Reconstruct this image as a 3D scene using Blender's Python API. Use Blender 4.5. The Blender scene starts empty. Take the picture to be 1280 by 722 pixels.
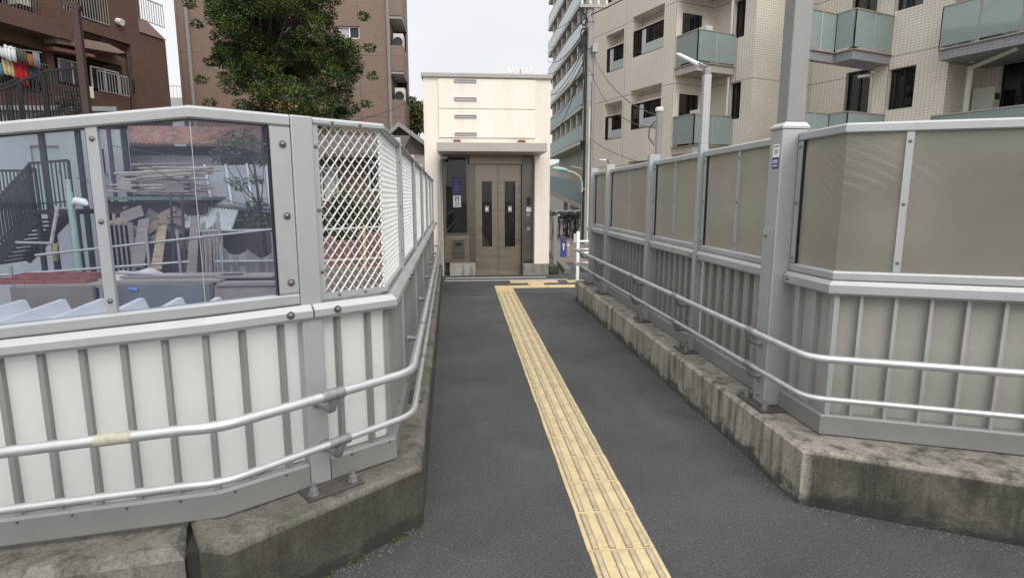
import bpy, bmesh, math, random
from mathutils import Vector, Matrix
random.seed(7)
R = math.radians
scene = bpy.context.scene
COL = scene.collection

# ------------------------------------------------------------------ survey helpers (measured from the photograph's perspective)
F, VX, VY, EYE = 712.0, 579.0, 247.0, 1.5
TH = math.atan((361-VY)/F); PS = math.atan((640-VX)/F*math.cos(TH))
fw = Vector((math.sin(PS)*math.cos(TH), math.cos(PS)*math.cos(TH), -math.sin(TH)))
rt = Vector((math.cos(PS), -math.sin(PS), 0)); up = rt.cross(fw)
CAM = Vector((0, 0, EYE))
def ray(x, y): return fw*F + rt*(x-640) - up*(y-361)
def at(x, y, Y):
    d = ray(x, y); return CAM + d*(Y/d.y)
def atz(x, y, z):
    d = ray(x, y); return CAM + d*((z-EYE)/d.z)

# ------------------------------------------------------------------ mesh builder
class MB:
    def __init__(s): s.v = []; s.f = []; s.m = []; s.cur = 0; s.smooth = False
    def add(s, vs, fs):
        o = len(s.v); s.v += [Vector(v) for v in vs]
        for f in fs: s.f.append(tuple(i+o for i in f)); s.m.append(s.cur)
    def box(s, a, b, M=None):
        x0, y0, z0 = a; x1, y1, z1 = b
        vs = [Vector(p) for p in ((x0,y0,z0),(x1,y0,z0),(x1,y1,z0),(x0,y1,z0),(x0,y0,z1),(x1,y0,z1),(x1,y1,z1),(x0,y1,z1))]
        if M: vs = [M @ v for v in vs]
        s.add(vs, [(0,3,2,1),(4,5,6,7),(0,1,5,4),(1,2,6,5),(2,3,7,6),(3,0,4,7)]); return s
    def bar(s, p, q, w, h=None, upv=(0,0,1)):
        p = Vector(p); q = Vector(q); h = h or w; d = (q-p); L = d.length
        if L < 1e-6: return s
        d /= L; u = Vector(upv)
        if abs(d.dot(u)) > .97: u = Vector((1,0,0))
        a = d.cross(u).normalized(); b = a.cross(d).normalized()
        M = Matrix(((a.x,d.x,b.x,p.x),(a.y,d.y,b.y,p.y),(a.z,d.z,b.z,p.z),(0,0,0,1)))
        return s.box((-w/2,0,-h/2),(w/2,L,h/2),M)
    def tube(s, pts, r, n=10, caps=True, radii=None):
        pts = [Vector(p) for p in pts]; m = len(pts); rings = []; prev = None
        for i, p in enumerate(pts):
            t = (pts[min(i+1,m-1)]-pts[max(i-1,0)]).normalized()
            if prev is None:
                u = Vector((0,0,1)) if abs(t.z) < .9 else Vector((1,0,0)); a = t.cross(u).normalized()
            else:
                a = (prev - t*prev.dot(t)).normalized()
            prev = a; b = t.cross(a); rr = radii[i] if radii else r
            rings.append([p+(a*math.cos(2*math.pi*k/n)+b*math.sin(2*math.pi*k/n))*rr for k in range(n)])
        vs = [v for rg in rings for v in rg]; fs = []
        for i in range(m-1):
            for k in range(n): fs.append((i*n+k, i*n+(k+1)%n, (i+1)*n+(k+1)%n, (i+1)*n+k))
        if caps: fs.append(tuple(range(n-1,-1,-1))); fs.append(tuple((m-1)*n+k for k in range(n)))
        s.add(vs, fs); return s
    def prism(s, poly, z0, z1, c=0.0):
        n = len(poly); P = [Vector((p[0],p[1],0)) for p in poly]
        area = sum(P[i].x*P[(i+1)%n].y-P[(i+1)%n].x*P[i].y for i in range(n))
        if area < 0: P.reverse()
        def ring(inset, z):
            out = []
            for i in range(n):
                d0 = (P[i]-P[i-1]).normalized(); d1 = (P[(i+1)%n]-P[i]).normalized()
                n0 = Vector((-d0.y,d0.x,0)); n1 = Vector((-d1.y,d1.x,0))
                k = (n0+n1); k = k/max(.3,(1+n0.dot(n1)))
                q = P[i]+k*inset; out.append(Vector((q.x,q.y,z)))
            return out
        if c > 0: rs = [ring(0,z0), ring(0,z1-c), ring(c,z1)]
        else: rs = [ring(0,z0), ring(0,z1)]
        vs = [v for r_ in rs for v in r_]; fs = [tuple(range(n-1,-1,-1)), tuple((len(rs)-1)*n+i for i in range(n))]
        for j in range(len(rs)-1):
            for i in range(n): fs.append((j*n+i, j*n+(i+1)%n, (j+1)*n+(i+1)%n, (j+1)*n+i))
        s.add(vs, fs); return s
    def sweep(s, path, prof):                      # path: xy points; prof: (n,z), n measured to the right of travel
        P = [Vector((p[0],p[1])) for p in path]; m = len(P); k = len(prof); vs = []
        for i in range(m):
            d0 = (P[i]-P[i-1]).normalized() if i else None
            d1 = (P[i+1]-P[i]).normalized() if i < m-1 else None
            d0 = d0 or d1; d1 = d1 or d0
            n0 = Vector((d0.y,-d0.x)); n1 = Vector((d1.y,-d1.x)); nn = (n0+n1)/(1+n0.dot(n1))
            for (a, z) in prof: vs.append((P[i].x+nn.x*a, P[i].y+nn.y*a, z))
        fs = []
        for i in range(m-1):
            for j in range(k): fs.append((i*k+j, i*k+(j+1)%k, (i+1)*k+(j+1)%k, (i+1)*k+j))
        fs.append(tuple(range(k-1,-1,-1))); fs.append(tuple((m-1)*k+j for j in range(k)))
        s.add(vs, fs); return s
    def build(s, name, mat, parent=None, loc=None, bevel=0, smooth=None):
        me = bpy.data.meshes.new(name); inv = Matrix.Identity(4)
        if parent is not None: inv = WM[parent.name].inverted()
        elif loc is not None: inv = Matrix.Translation(-Vector(loc))
        if DEF[0]: s.v = [Vector((v.x,v.y,v.z+DEF[0](v))) for v in s.v]
        me.from_pydata([inv @ v for v in s.v], [], s.f)
        mats = mat if isinstance(mat, (list,tuple)) else [mat]
        for m_ in mats: me.materials.append(m_)
        for p, i in zip(me.polygons, s.m): p.material_index = i
        b = bmesh.new(); b.from_mesh(me); bmesh.ops.recalc_face_normals(b, faces=b.faces); b.to_mesh(me); b.free()
        if smooth is None: smooth = s.smooth
        if smooth:
            me.polygons.foreach_set('use_smooth', [True]*len(me.polygons))
            try: me.set_sharp_from_angle(angle=R(40))
            except Exception: pass
        o = bpy.data.objects.new(name, me); COL.objects.link(o)
        if parent is not None: o.parent = parent; WM[o.name] = WM[parent.name].copy()
        else:
            WM[o.name] = Matrix.Translation(Vector(loc)) if loc is not None else Matrix.Identity(4)
            if loc is not None: o.location = loc
        if bevel:
            bv = o.modifiers.new('bevel','BEVEL'); bv.width = bevel; bv.segments = 2; bv.limit_method = 'ANGLE'; bv.angle_limit = R(40)
        return o
WM = {}
DEF = [None]
def tag(o, label=None, cat=None, group=None, kind=None):
    if label: o['label'] = label
    if cat: o['category'] = cat
    if group: o['group'] = group
    if kind: o['kind'] = kind
    return o
def thing(name, label, cat, loc=(0,0,0), rz=0, group=None):
    o = bpy.data.objects.new(name, None); COL.objects.link(o); o.empty_display_size = .2
    o.location = loc; o.rotation_euler = (0,0,rz)
    WM[o.name] = Matrix.Translation(Vector(loc)) @ Matrix.Rotation(rz,4,'Z')
    return tag(o, label, cat, group)
def copy_tree(o, parent=None):
    c = o.copy(); COL.objects.link(c)
    if parent is not None: c.parent = parent
    WM[c.name] = WM[o.name].copy()
    for ch in list(o.children): copy_tree(ch, c)
    return c
class Fr:                                          # a vertical facade: k along it, o outwards, z up
    def __init__(s, org, e):
        s.o = Vector((org[0],org[1],0)); e = Vector((e[0],e[1],0)).normalized(); s.e = e
        n = Vector((e.y,-e.x,0)); s.n = n if n.dot(-s.o) > 0 else -n
        s.rz = math.atan2(e.y, e.x)
        s.flip = s.n.dot(Vector((-e.y,e.x,0))) < 0
    def w(s, k, o, z): p = s.o+s.e*k+s.n*o; return Vector((p.x,p.y,z))
    def px(s, x, y, off=0):
        d = ray(x,y); p0 = s.o+s.n*off
        t = s.n.dot(p0-CAM)/s.n.dot(d); p = CAM+d*t
        return (p-s.o).dot(s.e), p.z
    def box(s, mb, k0,k1,o0,o1,z0,z1):
        vs = [s.w(k,o,z) for z in (z0,z1) for (k,o) in ((k0,o0),(k1,o0),(k1,o1),(k0,o1))]
        mb.add(vs, [(0,3,2,1),(4,5,6,7),(0,1,5,4),(1,2,6,5),(2,3,7,6),(3,0,4,7)])
    def wall(s, mb, k0,k1,z0,z1, holes, o0, o1):   # a wall of real thickness with rectangular openings
        ks = sorted({k0,k1,*[min(max(h[i],k0),k1) for h in holes for i in (0,1)]}); zs = sorted({z0,z1,*[min(max(h[i],z0),z1) for h in holes for i in (2,3)]})
        def solid(i,j):
            if i < 0 or j < 0 or i >= len(ks)-1 or j >= len(zs)-1: return False
            a=(ks[i]+ks[i+1])/2; b=(zs[j]+zs[j+1])/2
            return not any(h[0]<a<h[1] and h[2]<b<h[3] for h in holes)
        for i in range(len(ks)-1):
            for j in range(len(zs)-1):
                if not solid(i,j): continue
                a,b,c,d = ks[i],ks[i+1],zs[j],zs[j+1]
                q = lambda k,o,z: s.w(k,o,z)
                mb.add([q(a,o1,c),q(b,o1,c),q(b,o1,d),q(a,o1,d)],[(0,1,2,3)])
                mb.add([q(a,o0,c),q(b,o0,c),q(b,o0,d),q(a,o0,d)],[(3,2,1,0)])
                for (ii,jj,A,B) in ((i-1,j,(a,c),(a,d)),(i+1,j,(b,c),(b,d)),(i,j-1,(a,c),(b,c)),(i,j+1,(a,d),(b,d))):
                    if not solid(ii,jj): mb.add([q(A[0],o0,A[1]),q(B[0],o0,B[1]),q(B[0],o1,B[1]),q(A[0],o1,A[1])],[(0,1,2,3)])

# ------------------------------------------------------------------ materials
def nt(name):
    m = bpy.data.materials.new(name); m.use_nodes = True; t = m.node_tree; b = t.nodes['Principled BSDF']; return m, t, b
def N(t, kind, **kw):
    n = t.nodes.new(kind)
    for k, v in kw.items():
        if k in n.inputs: n.inputs[k].default_value = v
        else: setattr(n, k, v)
    return n
def coords(t, scale=(1,1,1)):
    tc = N(t,'ShaderNodeTexCoord'); mp = N(t,'ShaderNodeMapping'); mp.inputs['Scale'].default_value = scale
    t.links.new(tc.outputs['Object'], mp.inputs['Vector']); return mp.outputs['Vector']
def ramp(t, fac, stops):
    r = N(t,'ShaderNodeValToRGB'); e = r.color_ramp.elements
    while len(e) < len(stops): e.new(.5)
    for el, (p, c) in zip(e, stops): el.position = p; el.color = (*c,1) if len(c)==3 else c
    t.links.new(fac, r.inputs['Fac']); return r.outputs['Color']
def noise(t, vec, scale, detail=4, rough=.55):
    n = N(t,'ShaderNodeTexNoise'); n.inputs['Scale'].default_value = scale; n.inputs['Detail'].default_value = detail; n.inputs['Roughness'].default_value = rough
    t.links.new(vec, n.inputs['Vector']); return n.outputs['Fac']
def mixc(t, fac, a, b, mode='MIX'):
    m = N(t,'ShaderNodeMix'); m.data_type = 'RGBA'; m.blend_type = mode
    for sock, val in ((0,fac),(6,a),(7,b)):
        if isinstance(val, bpy.types.NodeSocket): t.links.new(val, m.inputs[sock])
        elif isinstance(val,(int,float)): m.inputs[sock].default_value = val
        else: m.inputs[sock].default_value = (*val,1)
    return m.outputs[2]
def bump(t, b, h, strength=.3, dist=.01):
    n = N(t,'ShaderNodeBump'); n.inputs['Strength'].default_value = strength; n.inputs['Distance'].default_value = dist
    t.links.new(h, n.inputs['Height']); t.links.new(n.outputs['Normal'], b.inputs['Normal'])
def pm(name, col, var=.12, scale=3, rough=.6, metal=0, bmp=0, bscale=60, stretch=(1,1,1), dirt=None, dirt_amt=.5):
    m, t, b = nt(name); v = coords(t, stretch); n = noise(t, v, scale, 5, .6)
    lo = [c*(1-var) for c in col]; hi = [min(1,c*(1+var)) for c in col]
    c = ramp(t, n, [(.3,lo),(.7,hi)])
    if dirt:
        d = noise(t, v, scale*2.3, 8, .7); f = ramp(t, d, [(.5,(0,0,0)),(.72,(dirt_amt,)*3)])
        c = mixc(t, f, c, dirt)
    t.links.new(c, b.inputs['Base Color']); b.inputs['Roughness'].default_value = rough; b.inputs['Metallic'].default_value = metal
    rr = N(t,'ShaderNodeMapRange'); t.links.new(n, rr.inputs['Value']); rr.inputs['To Min'].default_value = max(.02,rough-.08); rr.inputs['To Max'].default_value = min(1,rough+.08)
    t.links.new(rr.outputs['Result'], b.inputs['Roughness'])
    if bmp: bump(t, b, noise(t, v, bscale, 4), bmp, .004)
    return m
def tilem(name, c1, c2, mortar, w, h, ms=.006, rough=.5, offset=0, joint=None):
    m, t, b = nt(name); tc = N(t,'ShaderNodeTexCoord'); sp = N(t,'ShaderNodeSeparateXYZ'); t.links.new(tc.outputs['Object'], sp.inputs[0])
    ad = N(t,'ShaderNodeMath'); t.links.new(sp.outputs[0], ad.inputs[0]); t.links.new(sp.outputs[1], ad.inputs[1])
    cb = N(t,'ShaderNodeCombineXYZ'); t.links.new(ad.outputs[0], cb.inputs[0]); t.links.new(sp.outputs[2], cb.inputs[1])
    br = N(t,'ShaderNodeTexBrick'); t.links.new(cb.outputs[0], br.inputs['Vector']); br.offset = offset
    br.inputs['Scale'].default_value = 1; br.inputs['Brick Width'].default_value = w; br.inputs['Row Height'].default_value = h; br.inputs['Mortar Size'].default_value = ms
    br.inputs['Color1'].default_value = (*c1,1); br.inputs['Color2'].default_value = (*c2,1); br.inputs['Mortar'].default_value = (*mortar,1)
    n = noise(t, tc.outputs['Object'], .6, 6); c = mixc(t, .8, br.outputs['Color'], ramp(t, n, [(.3,(.86,.85,.83)),(.7,(1,1,1))]), 'MULTIPLY')
    if joint:
        b2 = N(t,'ShaderNodeTexBrick'); t.links.new(cb.outputs[0], b2.inputs['Vector']); b2.offset = 0
        for k, vv in (('Scale',1),('Brick Width',joint[0]),('Row Height',joint[1]),('Mortar Size',.014)): b2.inputs[k].default_value = vv
        c = mixc(t, b2.outputs['Fac'], c, [x*.55 for x in mortar])
    t.links.new(c, b.inputs['Base Color']); b.inputs['Roughness'].default_value = rough
    return m
def asphalt(name):
    m, t, b = nt(name); v = coords(t)
    big = noise(t, v, .9, 5); fine = noise(t, v, 95, 3, .75); med = noise(t, v, 35, 4, .7)
    c = ramp(t, big, [(.3,(.044,.044,.044)),(.72,(.082,.082,.082))])
    c = mixc(t, .85, c, ramp(t, fine, [(.36,(.35,.35,.35)),(.62,(1.35,1.35,1.35))]), 'MULTIPLY')
    sp = N(t,'ShaderNodeTexVoronoi'); sp.inputs['Scale'].default_value = 85; t.links.new(v, sp.inputs['Vector'])
    lt = ramp(t, sp.outputs['Distance'], [(.0,(1,1,1)),(.24,(0,0,0))])
    sel = ramp(t, noise(t, v, 42, 2), [(.50,(0,0,0)),(.58,(.9,.9,.9))])
    f = mixc(t, 1.0, lt, sel, 'MULTIPLY'); c = mixc(t, f, c, (.30,.29,.28))
    st = ramp(t, noise(t, v, 1.7, 6, .65), [(.54,(0,0,0)),(.70,(.6,.6,.6))]); c = mixc(t, st, c, (.034,.032,.031)); lt2 = ramp(t, noise(t, coords(t,(1.6,.35,1)), 1.1, 5, .6), [(.55,(0,0,0)),(.75,(.4,.4,.4))]); c = mixc(t, lt2, c, (.115,.112,.108))
    t.links.new(c, b.inputs['Base Color']); b.inputs['Roughness'].default_value = .85
    h = mixc(t, .5, fine, med); bump(t, b, h, .7, .006); return m
def concrete(name, base=(.30,.285,.26), moss=(.09,.095,.05), rust=(.30,.15,.05), mossamt=.5, rustamt=.3, black=.75, grime=0, soil=0, darkenx=None):
    m, t, b = nt(name); v = coords(t); vs = coords(t, (9,9,.9))
    c = ramp(t, noise(t, v, 5, 7, .65), [(.3,[x*.72 for x in base]),(.7,[min(1,x*1.2) for x in base])])
    s = ramp(t, noise(t, vs, 1.3, 6, .7), [(.47,(0,0,0)),(.66,(black,)*3)]); c = mixc(t, s, c, (.055,.052,.045))
    if mossamt: c = mixc(t, ramp(t, noise(t, v, 2.6, 6, .7), [(.5,(0,0,0)),(.7,(mossamt,)*3)]), c, moss)
    if rustamt: c = mixc(t, ramp(t, noise(t, coords(t,(1.3,1.3,1)), 6.5, 5, .7), [(.6,(0,0,0)),(.7,(rustamt,)*3)]), c, rust)
    if soil:                                              # patchy darkening, weaker at the top; past a given x only, when set
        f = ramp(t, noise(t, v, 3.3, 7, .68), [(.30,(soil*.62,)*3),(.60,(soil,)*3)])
        if darkenx is not None:
            sx_ = N(t,'ShaderNodeSeparateXYZ'); t.links.new(v, sx_.inputs[0]); mr_ = N(t,'ShaderNodeMapRange'); t.links.new(sx_.outputs[0], mr_.inputs['Value']); mr_.inputs['From Min'].default_value = darkenx; mr_.inputs['From Max'].default_value = darkenx+.04
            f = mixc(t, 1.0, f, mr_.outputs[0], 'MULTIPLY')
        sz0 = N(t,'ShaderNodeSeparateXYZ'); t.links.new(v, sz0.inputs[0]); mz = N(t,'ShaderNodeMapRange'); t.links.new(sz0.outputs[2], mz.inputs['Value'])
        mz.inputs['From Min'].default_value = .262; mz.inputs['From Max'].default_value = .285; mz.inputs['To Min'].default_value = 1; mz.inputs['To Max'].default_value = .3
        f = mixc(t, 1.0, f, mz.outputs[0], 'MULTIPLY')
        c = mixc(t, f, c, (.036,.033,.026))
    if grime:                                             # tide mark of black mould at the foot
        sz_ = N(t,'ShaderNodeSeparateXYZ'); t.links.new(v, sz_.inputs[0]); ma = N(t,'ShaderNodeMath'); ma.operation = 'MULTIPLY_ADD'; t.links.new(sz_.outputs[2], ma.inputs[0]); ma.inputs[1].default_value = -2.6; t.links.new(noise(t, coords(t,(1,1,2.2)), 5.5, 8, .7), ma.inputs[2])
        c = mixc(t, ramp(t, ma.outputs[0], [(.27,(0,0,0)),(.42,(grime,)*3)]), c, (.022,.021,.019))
    c = mixc(t, .9, c, ramp(t, noise(t, v, 90, 3, .7), [(.32,(.55,.55,.55)),(.55,(1.08,1.08,1.08))]), 'MULTIPLY')
    pit = N(t,'ShaderNodeTexVoronoi'); pit.inputs['Scale'].default_value = 38; t.links.new(v, pit.inputs['Vector'])
    pc = ramp(t, pit.outputs['Distance'], [(.06,(1,1,1)),(.11,(0,0,0))]); ps = ramp(t, noise(t, v, 14, 2), [(.58,(0,0,0)),(.62,(.8,.8,.8))])
    c = mixc(t, mixc(t,1.0,pc,ps,'MULTIPLY'), c, (.03,.03,.028))
    t.links.new(c, b.inputs['Base Color']); b.inputs['Roughness'].default_value = .9
    bump(t, b, mixc(t,.5,noise(t, v, 60, 5, .7),noise(t,v,14,4)), .7, .008); return m
def glassm(name, tint, haze_col, haze=.12, gloss=.10, rough=.02, bmp=0, hv=.5):
    m = bpy.data.materials.new(name); m.use_nodes = True; t = m.node_tree; t.nodes.clear()
    o = N(t,'ShaderNodeOutputMaterial'); tr = N(t,'ShaderNodeBsdfTransparent'); tr.inputs[0].default_value = (*tint,1)
    df = N(t,'ShaderNodeBsdfDiffuse'); df.inputs[0].default_value = (*haze_col,1)
    gl = N(t,'ShaderNodeBsdfGlossy'); gl.inputs['Roughness'].default_value = rough; gl.inputs[0].default_value = (.9,.9,.92,1)
    v = coords(t); n = noise(t, v, 3.5, 5); mr = N(t,'ShaderNodeMapRange'); t.links.new(n, mr.inputs['Value']); mr.inputs['To Min'].default_value = haze*(1-hv); mr.inputs['To Max'].default_value = haze*(1+hv)
    m1 = N(t,'ShaderNodeMixShader'); t.links.new(mr.outputs[0], m1.inputs[0]); t.links.new(tr.outputs[0], m1.inputs[1]); t.links.new(df.outputs[0], m1.inputs[2])
    fr = N(t,'ShaderNodeFresnel'); fr.inputs['IOR'].default_value = 1.45
    ml = N(t,'ShaderNodeMath'); ml.operation = 'MULTIPLY_ADD'; t.links.new(fr.outputs[0], ml.inputs[0]); ml.inputs[1].default_value = gloss*6; ml.inputs[2].default_value = gloss*.2; ml.use_clamp = True
    m2 = N(t,'ShaderNodeMixShader'); t.links.new(ml.outputs[0], m2.inputs[0]); t.links.new(m1.outputs[0], m2.inputs[1]); t.links.new(gl.outputs[0], m2.inputs[2])
    if bmp:
        bn = N(t,'ShaderNodeBump'); bn.inputs['Strength'].default_value = bmp; bn.inputs['Distance'].default_value = .01; t.links.new(noise(t, v, 9, 3), bn.inputs['Height']); t.links.new(bn.outputs[0], gl.inputs['Normal'])
    t.links.new(m2.outputs[0], o.inputs[0]); return m
def leafm(name, a, b_, c_):
    m, t, b = nt(name); v = coords(t)
    c = ramp(t, noise(t, v, 1.9, 4, .65), [(.36,a),(.5,b_),(.62,c_)])
    c = mixc(t, .6, c, ramp(t, noise(t, v, 23, 2), [(.3,(.6,.6,.6)),(.7,(1.3,1.3,1.2))]), 'MULTIPLY')
    t.links.new(c, b.inputs['Base Color']); b.inputs['Roughness'].default_value = .6
    return m
def frosted(name, col, trans=.35, see=0):
    m, t, b = nt(name); v = coords(t); out = t.nodes['Material Output']
    n = noise(t, coords(t,(1,1,.5)), .8, 4); c = ramp(t, n, [(.3,[x*.85 for x in col]),(.7,[x*1.1 for x in col])])
    c = mixc(t, .25, c, ramp(t, noise(t, v, 260, 2), [(.3,(.6,.6,.6)),(.7,(1.2,1.2,1.2))]), 'MULTIPLY')
    # fine web of rubbing marks in the plastic
    def arcs(loc, sc, dist, thr):
        tc = N(t,'ShaderNodeTexCoord'); mp = N(t,'ShaderNodeMapping'); mp.inputs['Location'].default_value = loc; t.links.new(tc.outputs['Object'], mp.inputs['Vector'])
        wv = N(t,'ShaderNodeTexWave'); wv.wave_type = 'RINGS'; wv.rings_direction = 'SPHERICAL'; wv.inputs['Scale'].default_value = sc; wv.inputs['Distortion'].default_value = dist; wv.inputs['Detail'].default_value = 2; wv.inputs['Detail Scale'].default_value = .8
        t.links.new(mp.outputs['Vector'], wv.inputs['Vector']); return ramp(t, wv.outputs['Fac'], [(thr,(0,0,0)),(1,(1,1,1))])
    w_ = mixc(t, .5, arcs((0,1.75,-.25), 8, 1.2, .88), arcs((0,2.7,-.9), 7, 1.5, .9), 'ADD')
    band = ramp(t, noise(t, coords(t,(.6,.9,1.6)), 1.6, 2), [(.50,(0,0,0)),(.60,(.5,.5,.5))])
    mk = mixc(t, 1.0, w_, band, 'MULTIPLY'); c = mixc(t, mk, c, (.62,.60,.55))
    t.links.new(c, b.inputs['Base Color']); b.inputs['Roughness'].default_value = .16
    b.inputs['Specular IOR Level'].default_value = .8; bump(t, b, noise(t, v, 2.6, 3), .25, .05)
    tl = N(t,'ShaderNodeBsdfTranslucent'); t.links.new(c, tl.inputs[0])
    mx = N(t,'ShaderNodeMixShader'); mx.inputs[0].default_value = trans
    t.links.new(b.outputs[0], mx.inputs[1]); t.links.new(tl.outputs[0], mx.inputs[2])
    if see:                                               # blurred view of what stands behind
        rf = N(t,'ShaderNodeBsdfRefraction'); rf.inputs['Roughness'].default_value = .42; rf.inputs['IOR'].default_value = 1.08; rf.inputs['Color'].default_value = (.86,.845,.78,1)
        m2 = N(t,'ShaderNodeMixShader'); m2.inputs[0].default_value = see; t.links.new(mx.outputs[0], m2.inputs[1]); t.links.new(rf.outputs[0], m2.inputs[2]); t.links.new(m2.outputs[0], out.inputs[0])
    else: t.links.new(mx.outputs[0], out.inputs[0])
    return m

ALU = pm('anodised_aluminium', (.435,.447,.452), .07, 2.2, .46, .45, stretch=(1,1,.35), dirt=(.25,.24,.22), dirt_amt=.22)
ALU2 = pm('painted_aluminium', (.27,.266,.258), .07, 2.0, .5, .25, dirt=(.17,.16,.15), dirt_amt=.3)
ALUL = pm('bright_aluminium', (.50,.50,.495), .05, 6, .42, .5)
TUBE = pm('satin_tube', (.56,.56,.56), .06, 14, .36, .6, dirt=(.3,.29,.27), dirt_amt=.2)
CAST = pm('cast_bracket', (.30,.30,.295), .15, 30, .5, .6, dirt=(.09,.08,.07), dirt_amt=.6)
BOLT = pm('bolt_steel', (.20,.19,.18), .25, 60, .4, .8)
PLATE = pm('base_plate_steel', (.10,.092,.088), .25, 25, .6, .4, dirt=(.16,.09,.05), dirt_amt=.5)
WHITEP = None
LIGHTP2 = None
LIGHTP = pm('pale_grey_sheet', (.52,.525,.52), .06, 2, .5, 0, dirt=(.3,.29,.27), dirt_amt=.3)
BEIGEP = frosted('beige_backing_sheet', (.50,.49,.455), .45)
def translucent_sheet(name, col, amt):
    m = pm(name, col, .03, 1.5, .45, 0, dirt=[c*.85 for c in col], dirt_amt=.3, stretch=(1,1,3)); t = m.node_tree; b = t.nodes['Principled BSDF']
    tl = N(t,'ShaderNodeBsdfTranslucent'); tl.inputs[0].default_value = (*col,1); mx = N(t,'ShaderNodeMixShader'); mx.inputs[0].default_value = amt
    t.links.new(b.outputs[0], mx.inputs[1]); t.links.new(tl.outputs[0], mx.inputs[2]); t.links.new(mx.outputs[0], t.nodes['Material Output'].inputs[0]); return m
WHITEP = translucent_sheet('white_milky_sheet', (.92,.915,.90), .72)
PANE_R = frosted('brown_frosted_pane', (.40,.39,.355), .5, .5)
PANE_L = glassm('smoky_clear_pane', (.80,.83,.89), (.36,.43,.66), .042, .05, .03)
MESH = pm('white_painted_mesh', (.72,.72,.70), .05, 9, .5, 0, dirt=(.45,.43,.40), dirt_amt=.3)
ASPH = asphalt('worn_asphalt')
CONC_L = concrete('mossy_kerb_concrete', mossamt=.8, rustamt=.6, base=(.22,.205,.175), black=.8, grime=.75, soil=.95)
CONC_R = concrete('stained_kerb_concrete', mossamt=.3, rustamt=.08, base=(.38,.35,.30), black=.9, grime=.8, soil=.97, darkenx=1.640)
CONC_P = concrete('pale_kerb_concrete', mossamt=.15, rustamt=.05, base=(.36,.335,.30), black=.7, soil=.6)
CONC_B = concrete('pale_plinth_concrete', base=(.36,.34,.31), mossamt=.1, rustamt=.0)
JOINT = pm('bitumen_joint', (.022,.021,.020), .3, 25, .7, bmp=.4)
YEL = pm('tactile_yellow', (.54,.43,.245), .14, 7, .7, bmp=.3, dirt=(.26,.20,.12), dirt_amt=.7)
YELB = pm('worn_bar_top', (.44,.36,.235), .2, 9, .7, bmp=.3, dirt=(.26,.215,.15), dirt_amt=.8)
YELD = pm('dirt_at_bars', (.20,.15,.085), .3, 12, .8, dirt=(.45,.34,.17), dirt_amt=.8)
YELP = pm('pale_tactile', (.58,.44,.24), .12, 6, .65, bmp=.2, dirt=(.4,.32,.2), dirt_amt=.5)
GROUND = pm('ground_soil', (.13,.12,.10), .3, .7, .95, bmp=.3, bscale=20)
PAVE = tilem('brown_paving', (.20,.15,.13), (.17,.13,.115), (.10,.085,.075), .2, .1, .008, .8, .5)
CREAM = pm('cream_render', (.75,.69,.615), .035, .9, .65, bmp=.06, bscale=40, dirt=(.56,.50,.43), dirt_amt=.4, stretch=(2.5,2.5,.25))
CREAM2 = pm('cream_panel', (.77,.715,.64), .035, .8, .6, dirt=(.57,.51,.44), dirt_amt=.35, stretch=(2.5,2.5,.2))
STEEL = pm('stainless_brushed', (.33,.285,.235), .12, 3, .3, .9, stretch=(1,1,5))
STEELD = pm('stainless_dark', (.20,.18,.16), .1, 3, .3, .9, stretch=(1,1,4))
GREYM = pm('grey_metal_trim', (.36,.34,.32), .06, 3, .5, .3)
DARKG = glassm('dark_window_glass', (.10,.11,.11), (.012,.013,.013), .75, .13, .03)
WING = glassm('flat_window_glass', (.50,.54,.54), (.02,.022,.022), .30, .16, .02)
BLACK = pm('black_plastic', (.012,.012,.013), .1, 5, .4)
BLACKM = pm('black_painted_steel', (.014,.013,.014), .2, 8, .5, .2)
RUST = pm('rusty_bracket', (.19,.075,.035), .3, 12, .85, bmp=.3)
RUSTROOF = pm('rusted_corrugated', (.26,.125,.085), .35, 2.2, .85, dirt=(.42,.33,.28), dirt_amt=.8, stretch=(1,.3,1))
BRPLAIN = pm('dark_brown_render', (.105,.060,.045), .1, .8, .85, bmp=.1, bscale=50, dirt=(.05,.028,.021), dirt_amt=.4)
BRPINK = pm('pinkish_ledge', (.25,.18,.16), .08, 2, .8)
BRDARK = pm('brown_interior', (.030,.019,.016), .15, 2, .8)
BRTILE = tilem('brown_tile', (.235,.158,.122), (.215,.142,.110), (.150,.108,.09), .24, .08, .01, .55, .5, (4.2,2.9))
BEIGET = tilem('beige_tile', (.80,.755,.665), (.77,.72,.63), (.52,.49,.43), .115, .08, .009, .45, 0, (3.1,2.9))
SLABC = pm('slab_concrete', (.40,.385,.35), .1, 1.4, .8, dirt=(.25,.24,.22), dirt_amt=.4)
SLABT = tilem('grey_tile_band', (.30,.30,.32), (.27,.27,.29), (.2,.2,.2), .115, .08, .008, .5)
GLB = glassm('frosted_balcony_glass', (.30,.38,.37), (.40,.49,.47), .62, .2, .05, hv=.08)
GLB2 = glassm('green_balcony_glass', (.12,.22,.19), (.10,.20,.17), .8, .10, .1, hv=.08)
GLW = glassm('pale_balcony_glass', (.5,.56,.56), (.62,.68,.68), .7, .12, .06, hv=.08)
OFFW = pm('offwhite_paint', (.62,.60,.55), .06, 2, .6)
WHITE = pm('white_paint', (.78,.78,.77), .04, 4, .4)
CURT = pm('net_curtain', (.45,.47,.45), .2, 8, .8, stretch=(6,6,.3))
CONCP = pm('pole_concrete', (.33,.325,.31), .12, 3, .85, dirt=(.2,.2,.19), dirt_amt=.4)
WIRE = pm('black_cable', (.02,.02,.021), .1, 4, .6)
BARK = pm('dark_bark', (.045,.033,.026), .3, 12, .9, bmp=.4, stretch=(3,3,.6))
LEAF = leafm('conifer_leaf', (.030,.058,.016), (.066,.108,.028), (.13,.165,.045))
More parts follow.
